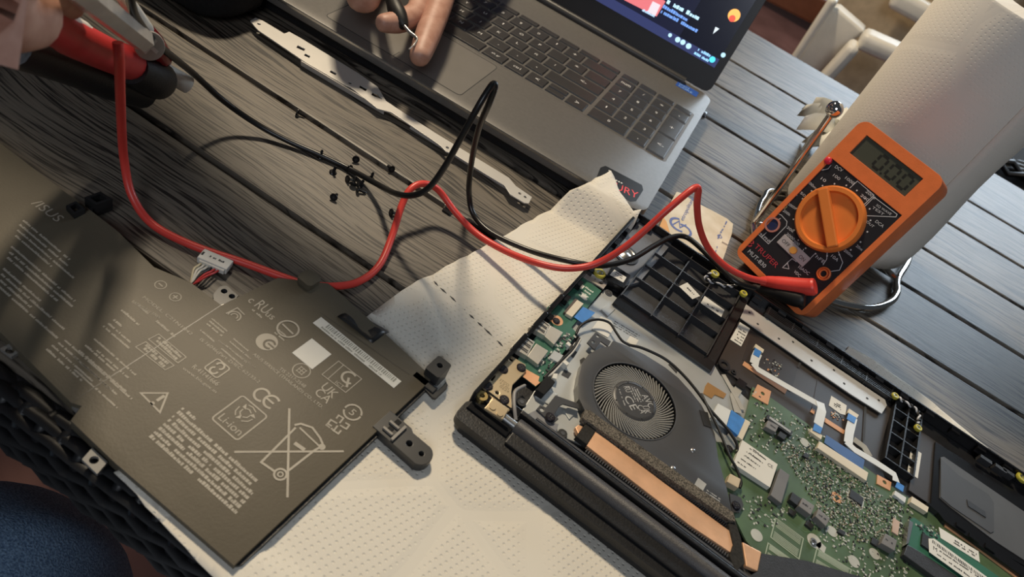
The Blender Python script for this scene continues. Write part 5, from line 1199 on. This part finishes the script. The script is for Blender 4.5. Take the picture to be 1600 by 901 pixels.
# sockets
def sock(px, py, nm):
    c = mq(px, py, .003); return obj(nm, MB().lathe([(.0048, .0003), (.0048, .0020), (.0040, .0026), (.0034, .0010), (.0030, .0010), (.0030, .0022), (.0022, .0022), (.0022, -.0008), (0, -.0008)], (c[0], c[1], 0), 24), ORG, MM, smooth=40)
sock(1286, 427, 'input_socket'); 
c = mq(1207, 351, .001); o = obj('transistor_socket', MB().prism(circ(*c, .0056, 24), .0003, .0016, [circ(*c, .0043, 24)]), mat('socket_pink', (.55, .22, .17), .5), MM); obj('socket_core', MB().cyl(*c, .0003, .0009, .0042, 24), mat('socket_blue', (.02, .03, .10), .4), o)
t = MB()
for k in range(8): a = k * math.pi / 4; put_poly(t, circ(c[0] + .0027 * math.cos(a), c[1] + .0027 * math.sin(a), .0005, 8), .00095)
obj('pin_holes', t, INK, o)
c = mq(1294, 251, .001); obj('red_button', MB().lathe([(0, .0003), (.0026, .0003), (.0026, .0018), (.0020, .0024), (0, .0026)], (c[0], c[1], 0), 18), mat('button_red', (.70, .03, .06), .3), MM, smooth=50)
a, b_ = Vector(mq(1222, 374, .001)), Vector(mq(1258, 408, .001)); e = (b_ - a).normalized(); n = Vector((-e.y, e.x)); mid = (a + b_) / 2
o = obj('slide_switch', MB().obox((mid.x, mid.y, .0006), (*(e * ((b_ - a).length / 2 + .0015)), 0), (*(n * .0040), 0), (0, 0, .0004)), mat('switch_pale', (.50, .45, .45), .5), MM, bevel=.0003)
t = MB(); put_text(t, 'OFF', a + e * .0004 - n * .0012, a + e * .0072 - n * .0012, .00106, .0026); put_text(t, 'ON', b_ - e * .0056 - n * .0012, b_ - e * .0006 - n * .0012, .00106, .0026); obj('switch_words', t, INK, o)
p = mid + e * .0004; obj('switch_knob', MB().prism(circ(p.x, p.y, .0026, 16), .0010, .0032), mat('knob_yellow', (.72, .33, .07), .4), o, bevel=.0005)
# printed words and lines
def mt(words, m, name='face_words'):
    t = MB()
    for s_, a, b_, h in words: put_text(t, s_, mq(*a), mq(*b_), .00045, h)
    return obj(name, t, m, MM)
mt([('TRUPER', (1178, 386), (1212, 419), .0038)], mat('meter_red', (.52, .045, .06), .5), 'maker_word')
t = MB(); c = mq(1172, 379); put_arc(t, c, .0026, 20, 170, .0010, .00045); put_arc(t, c, .0026, 200, 350, .0010, .00045); put_line(t, [(c[0] - .002, c[1] - .0005), (c[0] + .002, c[1] + .0005)], .0009, .00045); obj('maker_emblem', t, mat('meter_red', (.52, .045, .06), .5), MM)
mt([('MUT-830', (1168, 394), (1194, 419), .0030), ('NPN', (1181, 362), (1191, 370), .0018), ('PNP', (1193, 372), (1203, 380), .0018), ('DCV', (1304, 262), (1315, 269), .0022), ('10', (1282, 280), (1289, 285), .0020), ('100', (1301, 275), (1311, 282), .0020), ('1000', (1320, 279), (1333, 289), .0020),
    ('200m', (1260, 284), (1274, 296), .0018), ('750', (1246, 299), (1257, 308), .0018), ('hFE', (1274, 402), (1287, 412), .0022), ('10A', (1298, 401), (1308, 409), .0022), ('200', (1239, 378), (1248, 384), .0018), ('2000', (1228, 366), (1240, 376), .0018), ('20k', (1229, 356), (1239, 364), .0018), ('200k', (1223, 330), (1234, 338), .0018), ('2000k', (1231, 320), (1243, 328), .0018),
    ('10ADC', (1247, 418), (1263, 430), .0022), ('VDC', (1240, 425), (1249, 433), .0020), ('200m', (1318, 392), (1331, 402), .0018), ('20m', (1337, 385), (1346, 392), .0018), ('DCA', (1367, 347), (1379, 356), .0020), ('200', (1344, 306), (1356, 315), .0018), ('2000', (1352, 300), (1366, 312), .0018), ('SQ WAVE', (1368, 322), (1391, 337), .0018), ('TEST', (1362, 325), (1380, 337), .0016), ('OUT', (1353, 347), (1364, 356), .0016)], MW)
t = MB()
for pts, cl_ in (([(1180, 361), (1211, 332), (1221, 336), (1230, 346), (1229, 353), (1201, 381), (1180, 361)], 0), ([(1190, 371), (1198, 363)], 0), ([(1220, 341), (1214, 345)], 0), ([(1256, 389), (1253, 396), (1265, 405), (1275, 395)], 0), ([(1293, 391), (1292, 405), (1286, 414)], 0), ([(1309, 390), (1317, 410), (1312, 422), (1298, 424)], 0),
                 ([(1246, 306), (1241, 300), (1276, 269)], 0), ([(1284, 266), (1294, 264), (1299, 258)], 0), ([(1328, 294), (1340, 283), (1366, 305), (1350, 320)], 0), ([(1352, 322), (1366, 308), (1402, 335), (1400, 339), (1354, 337)], 0), ([(1223, 418), (1232, 409), (1238, 404), (1245, 409)], 0)):
    put_line(t, [mq(*q) for q in pts], .00045, .00042)
for k in range(20):
    a = math.radians(18 * k + 4); r = DRR + .0022; put_poly(t, circ(dc[0] + r * math.cos(a), dc[1] + r * math.sin(a), .0006, 8), .00044)
q = [mq(1223, 418), mq(1231, 411), mq(1233, 420)]; put_line(t, q, .0004, .00042, True)
obj('face_lines', t, MW, MM)
t = MB(); put_text(t, 'Ω', mq(1222, 323), mq(1227, 327), .00045, .0030); obj('ohm_sign', t, mat('meter_yellow', (.60, .55, .25), .5), MM)

# ================================================================== test leads
RED = mat('lead_red', (.72, .060, .045), .38, 0, .04)
RL = thing('red_test_lead', 'red test lead running from the hand tool to the multimeter', 'test lead', loc=(0, 0, 0))
rp = [(184, 66, .112), (186, 88, .106), (187, 115, .094), (188, 150, .076), (190, 200, .050), (194, 250, .026), (206, 305, .010), (238, 350, .0032), (300, 383, .0030), (380, 410, .0032), (440, 432, .0040), (475, 443, .0046), (520, 447, .0042), (560, 440, .0034), (592, 415, .0034), (612, 370, .008), (628, 320, .018), (642, 295, .024), (662, 287, .025), (685, 297, .020), (712, 332, .012), (745, 365, .009), (790, 392, .013), (840, 411, .021), (885, 419, .026), (930, 412, .033), (980, 383, .050), (1040, 330, .075), (1073, 302, .086), (1087, 293, .089), (1091, 297, .088), (1089, 320, .078), (1093, 355, .060), (1107, 388, .046), (1133, 415, .040), (1165, 432, .039), (1196, 440, .0405)]
obj('cable', MB().tube(spline([w3(*q) for q in rp], 8), .00215, 12), RED, RL, smooth=70)
def mloc(px, py, z): return MF.m() @ Vector((*mq(px, py, z), z))
pl = spline([mloc(1190, 439, .010), mloc(1202, 440, .010), mloc(1220, 443, .010), mloc(1262, 448, .010), mloc(1274, 447, .010)], 4)
obj('plug', MB().tube(pl, [.0034, .0035, .0037, .0040, .0042, .0044, .0046, .0050, .0052, .0054, .0056, .0058, .0060, .0061, .0062, .0060, .0054], 14), mat('plug_red', (.80, .065, .050), .4), RL, smooth=50)
obj('plug_pin', MB().tube([mloc(1262, 448, .007), mloc(1262, 448, -.001)], .0034, 12), RED, RL)
BL = thing('black_test_lead', 'black test lead looping over the table to the multimeter', 'test lead', loc=(0, 0, 0))
bp_ = [(194, -50, .150), (203, -5, .135), (214, 30, .115), (245, 68, .085), (300, 113, .045), (350, 158, .020), (400, 193, .008), (450, 220, .0035), (500, 242, .0024), (550, 266, .0024), (590, 288, .010), (618, 302, .024), (645, 305, .034), (670, 293, .044), (695, 260, .060), (722, 212, .082), (748, 165, .100), (764, 139, .108), (771, 131, .110), (773, 137, .108), (764, 162, .098), (750, 195, .080), (740, 235, .056), (734, 275, .030), (733, 305, .014), (740, 335, .0045), (768, 364, .0040), (830, 392, .009), (890, 408, .0185), (940, 415, .0215), (985, 405, .0225), (1020, 385, .0235), (1045, 372, .0250), (1068, 369, .0260), (1090, 383, .0270), (1125, 418, .0280), (1150, 440, .0280), (1180, 450, .0275)]
obj('cable', MB().tube(spline([w3(*q) for q in bp_], 8), .00185, 12), mat('lead_black', (.010, .010, .010), .33, 0, .05), BL, smooth=70)
pl = spline([mloc(1176, 449, .0075), mloc(1192, 453, .0085), mloc(1215, 458, .0090), mloc(1244, 466, .0090), mloc(1258, 468, .0085)], 4)
obj('plug', MB().tube(pl, [.0026, .0030, .0028, .0032, .0030, .0036, .0040, .0044, .0048, .0052, .0056, .0058, .0060, .0060, .0060, .0058, .0050], 14), BLKR, BL, smooth=50)
obj('plug_pin', MB().tube([mloc(1244, 466, .006), mloc(1244, 466, -.001)], .0034, 12), BLKR, BL)

# ================================================================== paper towel roll on its chrome stand
RC = (.1325, .6330); RR = .0575
PR = thing('paper_towel_roll', 'tall white embossed paper towel roll standing behind the multimeter', 'paper roll', loc=(RC[0], RC[1], .012))
m_ = MB(); prof = [(.022, 0), (RR - .0006, 0), (RR, .001), (RR, .2015), (RR - .001, .203), (.022, .203), (.022, 0)]
m_.lathe(prof, (0, 0, 0), 72); obj('paper_layers', m_, M_ROLL, PR, smooth=50)
obj('card_core', MB().lathe([(.0195, .0005), (.0218, .0005), (.0218, .2025), (.0195, .2025), (.0195, .0005)], (0, 0, 0), 36), mat('core_card', (.42, .34, .24), .9), PR, smooth=50)
# loose end of the sheet hanging off the right side
m_ = MB(); vs = []
aR = math.radians(-18)
for i in range(9):
    for j in range(13):
        s_ = i / 8; z = .001 + .2010 * j / 12; a = math.radians(-62 + 64 * s_); r = RR + .0006 + .006 * max(0, s_ - .55) ** 1.3 + .0015 * s_ * math.sin(j * .9)
        vs.append((r * math.cos(a), r * math.sin(a), z))
m_.add(vs, [(i * 13 + j, i * 13 + j + 1, i * 13 + j + 14, i * 13 + j + 13) for i in range(8) for j in range(12)])
o = obj('loose_end', m_, M_ROLL, PR, smooth=60); o.modifiers.new('t', 'SOLIDIFY').thickness = .0004
ST = thing('roll_stand', 'chrome wire stand under the paper roll with a ball-tipped side rod', 'roll stand', loc=(0, 0, 0))
ring = [w3(1178, 352, .004), w3(1192, 312, .005), w3(1225, 300, .005), (.180, .715, .004), (.199, .662, .004), w3(1402, 437, .004), w3(1401, 458, .004), w3(1388, 473, .004), w3(1355, 481, .004), w3(1300, 470, .004), w3(1255, 445, .004), w3(1200, 395, .004), w3(1182, 372, .004)]
obj('base_ring', MB().tube(spline(ring + [ring[0]], 8), .0030, 10), CHRM, ST, smooth=70)
rod0 = w3(1178, 350, .004); pb = None
# ball stands above the rod: same plan position a little further back
top = Vector((rod0.x + .004, rod0.y + .006, 0)); d = ray(1304, 171); tt = ((top.xy).dot(Vector((d.x, d.y)).normalized())) / Vector((d.x, d.y)).length; top = CC + d * tt
obj('side_rod', MB().tube(spline([w3(1196, 352, .004), rod0 + Vector((0, 0, .001)), rod0 * .9 + top * .1, (rod0 + top) / 2, top], 6), .0026, 12), CHRM, ST, smooth=70)
obj('ball_tip', MB().ball(tuple(top), .0062, 24, 14), CHRM, ST, smooth=80)
obj('centre_post', MB().tube([(RC[0], RC[1], .004), (RC[0], RC[1], .262)], .004, 12), CHRM, ST, smooth=70)
obj('post_knob', MB().ball((RC[0], RC[1], .266), .010, 20, 12), CHRM, ST, smooth=80)
a = Vector((RC[0], RC[1], .004))
for q in (ring[5], ring[11], ring[2]): obj('cross_wire', MB().tube([a, Vector(q)], .0026, 8), CHRM, ST)
obj('support_plate', MB().cyl(RC[0], RC[1], .007, .0112, .030, 32), CHRM, ST, smooth=40)

# ================================================================== crumpled tissue behind the rod
TI = thing('crumpled_tissue', 'crumpled white tissue with pointed folds behind the chrome rod', 'tissue', loc=tuple(w3(1285, 245, 0)))
TIM = mat('tissue_white', (.90, .88, .80), .95, 0, .04, 40, .3, 200)
rt = random.Random(4)
m_ = MB(); base = Vector(w3(1285, 245, 0))
for k, (tp_, wd) in enumerate((((1243, 183), .030), ((1262, 174), .030), ((1242, 205), .034), ((1300, 190), .045), ((1268, 255), .04), ((1312, 215), .05), ((1250, 236), .03))):
    tip = w3(*tp_, .022 + .01 * (k % 3)) - base; n = 7; row = []
    sd = Vector((-tip.y, tip.x, 0)).normalized()
    for i in range(n):
        s_ = i / (n - 1); c = tip * s_ + Vector((0, 0, .010 + .018 * math.sin(math.pi * s_))); wdt = wd * (1 - s_) ** .7 + .001
        row.append([c - sd * wdt / 2 + Vector((0, 0, -.010 * (1 - s_))), c + Vector((rt.uniform(-.002, .002), 0, .006)), c + sd * wdt / 2 + Vector((0, 0, -.008))])
    vs = [v for r_ in row for v in r_]
    m_.add(vs, [(i * 3 + j, i * 3 + j + 1, i * 3 + j + 4, i * 3 + j + 3) for i in range(n - 1) for j in range(2)])
for v_i, v in enumerate(m_.v): m_.v[v_i] = (v[0], v[1], max(.0008, v[2]))
o = obj('tissue_folds', m_, TIM, TI, smooth=40); o.modifiers.new('t', 'SOLIDIFY').thickness = .0006

# ================================================================== cream card with a blue logo
cf2 = Frame(tuple(w3(1085, 352, .001)), tuple(w3(1145, 350, .001) - w3(1055, 302, .001)), (0, 1, 0))
CD = thing('paper_card', 'worn cream paper card with a blue round logo beside the opened laptop', 'card', cf2)
def cq(px, py, z=0): return cf2.loc(px, py, z)
P = [cq(*q) for q in [(1057, 300), (1064, 302), (1086, 316), (1110, 328), (1136, 342), (1145, 350), (1143, 366), (1137, 383), (1134, 392), (1127, 412), (1085, 392), (1050, 370), (1030, 355), (1040, 330)]]
obj('card_sheet', MB().prism(P, -.0004, .0004), leafy('worn_card', (.60, .52, .38), (.74, .68, .56), 60, .7, (1, 1, 1), .1), CD)
obj('orange_patch', MB().prism([cq(*q) for q in [(1036, 340), (1041, 347), (1046, 364), (1030, 354)]], .0004, .0006), mat('card_orange', (.72, .36, .10), .6), CD)
t = MB(); put_text(t, 'etropolitana', cq(1069, 347), cq(1086, 312), .0006, .0042); c = cq(1061, 352); cb_ = mat('logo_blue', (.10, .14, .38), .6)
put_arc(t, c, .0075, 100, 300, .0022, .0006); put_arc(t, (c[0] + .004, c[1] - .004), .0065, -80, 120, .0020, .0006); put_line(t, [(c[0] - .005, c[1] - .004), (c[0] - .001, c[1] + .005), (c[0] + .001, c[1] - .003), (c[0] + .005, c[1] + .005)], .0012, .0006)
obj('logo', t, cb_, CD)
t = MB(); put_rows(t, cq(1122, 374), cq(1136, 347), .0006, .0014, rg); put_rows(t, cq(1117, 399), cq(1121, 386), .0006, .0010, rg); put_arc(t, cq(1124, 370), .0018, 0, 360, .0007, .0006); obj('small_words', t, cb_, CD)
P = [cq(*q) for q in [(1128, 376), (1135, 381), (1136, 384), (1127, 379)]]; obj('torn_flap', MB().prism(P, .0004, .0016), MATS['worn_card'], CD)
# ================================================================== tools at the upper left
TO = thing('hand_tool', 'red hand tool with a black rounded end and a white stick, gripped in a hand', 'tool', loc=(0, 0, 0))
TR = mat('tool_red', (.62, .045, .045), .42, 0, .08, 60)
obj('red_handle', MB().tube(spline([w3(*q) for q in [(40, 12, .142), (70, 32, .128), (100, 52, .113), (140, 72, .094), (180, 90, .075), (214, 102, .060)]], 5), [.0056] * 3 + [.0074] * 8 + [.0080] * 10 + [.0084] * 5, 18), TR, TO, smooth=60)
obj('black_end', MB().tube(spline([w3(*q) for q in [(204, 104, .064), (216, 110, .058), (235, 120, .049), (248, 126, .042), (256, 130, .039), (260, 132, .037)]], 4), [.0086, .0090, .0093, .0097, .0100, .0103, .0105, .0107, .0108, .0108, .0107, .0106, .0103, .0098, .0092, .0084, .0074, .0060, .0045, .0028, .001], 20), BLK, TO, smooth=60)
obj('white_stick', MB().tube([w3(*q) for q in [(246, 106, .046), (258, 112, .043), (293, 132, .034), (294.5, 133, .0336)]], [.0050, .0050, .0052, .0046], 18), mat('stick_white', (.85, .80, .70), .5, 0, .05), TO, smooth=50)
obj('handle_highlight', MB().tube(spline([w3(*q) for q in [(84, 16, .131), (110, 30, .119), (130, 42, .110), (152, 54, .098)]], 4), [.0026] * 9 + [.0022, .0018, .0012, .0006], 10), mat('stick_white', (.72, .68, .60), .5), TO, smooth=50)  # highlight along the red handle, modelled as a thin white tube
obj('dark_bar', MB().tube(spline([w3(*q) for q in [(10, 66, .105), (60, 84, .086), (120, 106, .066), (180, 130, .048), (222, 142, .036)]], 4), [.0095] * 17, 16), BLK, TO, smooth=60)  # dark tube running beneath the red handle
def axis_tool(name, label, segs, cat='screwdriver'):
    t = thing(name, label, cat, loc=(0, 0, 0))
    for nm, pts, r, m, n in segs: obj(nm, MB().tube([w3(*q) for q in pts], r, n), m, t, smooth=35)
    return t
CLR = mat('clear_handle', (.60, .54, .47), .25, 0, .1, 60, trans=.25)
s1 = axis_tool('clear_screwdriver', 'pale see-through screwdriver handle with a cross moulded on its end', [('handle', [(110, -26, .165), (150, 6, .140), (222, 62, .096)], [.0050, .0052, .0055], CLR, 6), ('shaft', [(110, -26, .165), (60, -66, .195)], .0020, STEEL, 10)])
a = w3(222, 62, .096); b_ = w3(234, 72, .089); e = ((b_ - a).normalized() * .45 + (CC - b_).normalized()).normalized(); obj('end_cap', MB().lathe([(0, -.004), (.0064, -.004), (.0070, -.001), (.0066, 0), (0, 0)], tuple(b_), 26, tuple(e)), CLR, s1, smooth=35)
x_ = (b_ - a).cross(e).normalized(); y_ = e.cross(x_)
m_ = MB().obox(b_ + e * .0003, x_ * .0042, y_ * .0009, e * .0003).obox(b_ + e * .0003, x_ * .0009, y_ * .0042, e * .0003); obj('cross_mark', m_, mat('cross_pale', (.66, .63, .57), .5), s1)
RT = mat('ruby_handle', (.50, .02, .03), .15, 0, .1, 60, trans=.2)
axis_tool('red_screwdriver', 'glossy red screwdriver handle with a pale neck behind the clear one', [('handle', [(226, 48, .088), (240, 66, .076), (254, 88, .062), (258, 95, .058)], [.0046, .0052, .0052, .0036], RT, 10), ('neck', [(186, -14, .125), (208, 16, .105), (227, 46, .089)], [.0030, .0034, .0040], mat('neck_pale', (.70, .66, .58), .4), 12)])
# ---- black soft pouch
pc = w3(290, 34, 0); pc = Vector((pc.x - .040, pc.y + .036, 0))
PO = thing('black_pouch', 'soft black pouch in the dark corner left of the running laptop', 'pouch', loc=tuple(pc))
m_ = MB(); n1, n2 = 40, 18; vs = []
for j in range(n2 + 1):
    ph = -math.pi / 2 + math.pi * j / n2
    for i in range(n1):
        th = 2 * math.pi * i / n1; cs = lambda v, k: math.copysign(abs(v) ** k, v)
        x = .062 * cs(math.cos(ph), .5) * cs(math.cos(th), .6); y = .034 * cs(math.cos(ph), .5) * cs(math.sin(th), .6); z = .019 + .019 * cs(math.sin(ph), .6)
        w_ = .003 * math.sin(x * 160 + y * 90) * math.sin(y * 140 - x * 60); z = max(.0004, z + w_ * (1 if z > .01 else 0)); vs.append((x, y + w_, z))
m_.add(vs, [(j * n1 + i, j * n1 + (i + 1) % n1, (j + 1) * n1 + (i + 1) % n1, (j + 1) * n1 + i) for j in range(n2) for i in range(n1)])
obj('pouch_body', m_, mat('pouch_cloth', (.006, .006, .007), .95, 0, .3, 300, .5, 900), PO, smooth=60)
m_ = MB().tube([(-.052, -.010, .0375), (-.02, -.008, .0395), (.02, -.010, .0395), (.052, -.012, .0375)], .0016, 8); obj('zip', m_, CHAR, PO, smooth=60)

# ================================================================== people
def chain(vs, es, rs, start, pts):
    k = start
    for p, r in pts:
        vs.append(p); rs.append(r); es.append((k, len(vs) - 1)); k = len(vs) - 1
    return k
def wh(px, py, z): return w3(px, py, .024 + (z - .02) * .5)      # the hand hovers just over the touch pad
# hand over the touch pad, holding a bare probe tip
vs = [wh(655, -190, .118)]; rs = [.020]; es = []
pk = chain(vs, es, rs, 0, [(wh(668, -140, .108), 0.0203)])
chain(vs, es, rs, pk, [(wh(712, -104, .100), 0.0134), (wh(700, -40, .088), 0.0116), (wh(686, 8, .077), 0.0111), (wh(668, 56, .064), 0.0103), (wh(656, 88, .055), 0.0086), (wh(654, 97, .0525), 0.0059)])     # index
chain(vs, es, rs, pk, [(wh(676, -100, .096), 0.0123), (wh(672, -40, .080), 0.0107), (wh(652, 22, .068), 0.0096), (wh(620, 36, .066), 0.0086), (wh(596, 36, .068), 0.0071), (wh(590, 36, .068), 0.0048)])     # middle
chain(vs, es, rs, pk, [(wh(740, -120, .104), 0.0123), (wh(765, -70, .096), 0.0105), (wh(742, -42, .088), 0.0091), (wh(722, -40, .084), 0.0075)])     # ring
chain(vs, es, rs, pk, [(wh(762, -150, .110), 0.0112), (wh(800, -105, .102), 0.0092), (wh(782, -72, .095), 0.0081), (wh(765, -66, .092), 0.0066)])     # little
chain(vs, es, rs, 0, [(wh(590, -130, .112), 0.0171), (wh(562, -64, .098), 0.0158), (wh(566, -20, .088), 0.0158), (wh(570, 0, .082), 0.0134), (wh(572, 8, .080), 0.0086)])     # thumb
wr = vs[0] + Vector((-.030, .030, .045))
# forearm, then an unseen figure added at the table's left end to shade planks
k = chain(vs, es, rs, 0, [(wr, .025), (wr + Vector((-.06, .04, .07)), .031), (Vector((-.52, .80, .30)), .040), (Vector((-.72, .80, .50)), .052), (Vector((-.80, .67, .50)), .085)])
k2 = chain(vs, es, rs, k, [(Vector((-.76, .53, .50)), .060), (Vector((-.53, .475, .415)), .054), (Vector((-.41, .445, .370)), .044), (Vector((-.335, .428, .342)), .030), (Vector((-.275, .422, .325)), .024)])  # added second arm, out of view, throws the shadow band on the planks
for dy, ln in ((-.024, .05), (-.008, .058), (.008, .055), (.024, .044)):
    e_ = Vector((-.250, .422 + dy, .318)); chain(vs, es, rs, k2, [(e_, .0095), (e_ + Vector((ln * .6, 0, -.010)), .0085), (e_ + Vector((ln, 0, -.028)), .0065)])
chain(vs, es, rs, k2, [(Vector((-.262, .390, .312)), .0110), (Vector((-.236, .376, .298)), .0085)])
chain(vs, es, rs, k, [(Vector((-.78, .67, .60)), .050), (Vector((-.745, .67, .70)), .078), (Vector((-.74, .67, .79)), .070)])
hp_ = chain(vs, es, rs, k, [(Vector((-.84, .67, .32)), .120), (Vector((-.86, .67, .14)), .125)])
for dy in (-.09, .09): chain(vs, es, rs, hp_, [(Vector((-.86, .67 + dy, -.02)), .085), (Vector((-.86, .67 + dy, -.30)), .062), (Vector((-.86, .67 + dy, -.66)), .045), (Vector((-.78, .67 + dy, -.705)), .034)])
P1 = thing('person', 'person whose bare hand above the touchpad pinches a black probe, unseen rest added for its shadow', 'person', loc=(-.86, .67, -.739))
o = skin('body', vs, es, rs, M_SKIN, None, 2)
o.data.materials.append(mat('navy_shirt', (.03, .035, .05), .9)); o.data.materials.append(mat('dark_trousers', (.03, .03, .03), .9))
for p in o.data.polygons:
    c = p.center
    if c.x < -.60 and c.z < .575: p.material_index = 1 if c.z > .16 else 2
hr = obj('hair', MB().lathe([(.080, -.005), (.083, .030), (.070, .070), (.040, .092), (0, .098)], (-.752, .67, .735), 24), mat('hair_dark', (.02, .014, .010), .8), P1, smooth=60); hr.matrix_parent_inverse = Matrix.Translation(-P1.location)
for nm, c, r, m in (('nose', (-.672, .67, .715), .012, M_SKIN), ('eye', (-.678, .642, .742), .010, WHT), ('eye', (-.678, .698, .742), .010, WHT), ('ear', (-.75, .594, .72), .018, M_SKIN), ('ear', (-.75, .746, .72), .018, M_SKIN)):
    q_ = obj(nm, MB().ball(c, r, 12, 8), m, P1, smooth=60); q_.matrix_parent_inverse = Matrix.Translation(-P1.location)
o.parent = P1; o.matrix_parent_inverse = Matrix.Translation(-P1.location)
# the probe in that hand
TP = thing('test_probe', 'black probe with a bent bare metal tip held over the touchpad', 'probe', loc=(0, 0, 0))
obj('probe_body', MB().tube(spline([wh(*q) for q in [(604, -60, .094), (610, -20, .086), (616, 8, .080), (624, 26, .0755), (632, 42, .071)]], 4), [.0052] * 5 + [.0056] * 4 + [.0062] * 3 + [.0060, .0055, .0050, .0042, .0030], 14), BLKR, TP, smooth=60)
obj('bare_tip', MB().tube(spline([wh(*q) for q in [(630, 38, .0735), (640, 50, .0720), (649, 57, .0710), (652, 62, .0705), (647, 70, .0690), (639, 77, .0680)]], 4), [.0013] * 9 + [.0010] * 8 + [.0006] * 4, 8), STEEL, TP, smooth=60)
# hand at the far left gripping the red tool
vs = [w3(-95, -50, .176)]; rs = [.020]; es = []
pk = chain(vs, es, rs, 0, [(w3(-50, -40, .168), .020)])
chain(vs, es, rs, 0, [(w3(-45, 8, .160), .0160), (w3(5, 14, .152), .0150), (w3(44, 22, .146), .0128), (w3(64, 30, .142), .0092)])     # thumb
chain(vs, es, rs, pk, [(w3(0, -38, .164), .0120), (w3(52, -30, .152), .0098), (w3(88, -10, .138), .0084), (w3(108, 6, .128), .0068), (w3(114, 12, .125), .0045)])
chain(vs, es, rs, pk, [(w3(0, -75, .164), .0120), (w3(62, -68, .152), .0098), (w3(112, -45, .136), .0084), (w3(126, -20, .126), .0068)])
chain(vs, es, rs, pk, [(w3(-15, -108, .164), .0112), (w3(50, -108, .154), .0092), (w3(100, -84, .140), .0080), (w3(112, -60, .130), .0066)])
chain(vs, es, rs, pk, [(w3(-35, -135, .166), .0100), (w3(20, -142, .158), .0082), (w3(62, -124, .146), .0072), (w3(74, -104, .138), .0060)])
wr = vs[0] + Vector((-.045, .0, .018))
chain(vs, es, rs, 0, [(wr, .025), (wr + Vector((-.08, -.01, .02)), .031), (wr + Vector((-.20, -.03, .05)), .040), (wr + Vector((-.36, -.08, .09)), .048)])
P2 = thing('person', 'blurred bare hand in the upper left corner gripping the red tool', 'person', loc=tuple(w3(20, 40, 0)))
o = skin('hand', vs, es, rs, M_SKIN, None, 2); o.parent = P2; o.matrix_parent_inverse = Matrix.Translation(-P2.location)
# seated person's knee in jeans, below the table edge
kc = w3(-58, 922, -.150)
P3 = thing('person', 'seated person in blue jeans, one knee showing below the table edge', 'person', loc=(kc.x, kc.y, -.739))
pts = spline([kc + Vector(q) for q in ((-.16, -.44, .02), (-.10, -.27, .005), (-.045, -.11, -.008), (-.004, -.012, -.012), (.006, .014, -.075), (.0, .006, -.20), (-.004, -.004, -.38), (-.006, -.01, -.575))], 10)
rr = []
for i in range(len(pts)):
    t = i / (len(pts) - 1); rr.append(.098 - .030 * min(1, t / .42) if t < .42 else .068 - .016 * (t - .42) / .58)
o = obj('jeans', MB().tube(pts, rr, 56), M_DENIM, None, smooth=180)
for v in o.data.vertices:
    p = v.co; nrm = v.normal; s_ = math.sin(p.x * 150 + 2.2 * math.sin(p.y * 30) + p.z * 20) * .4 + math.sin(p.x * 60 - p.y * 55) * .6
    v.co = p + nrm * .0022 * s_
o.parent = P3; o.matrix_parent_inverse = Matrix.Translation(-P3.location)
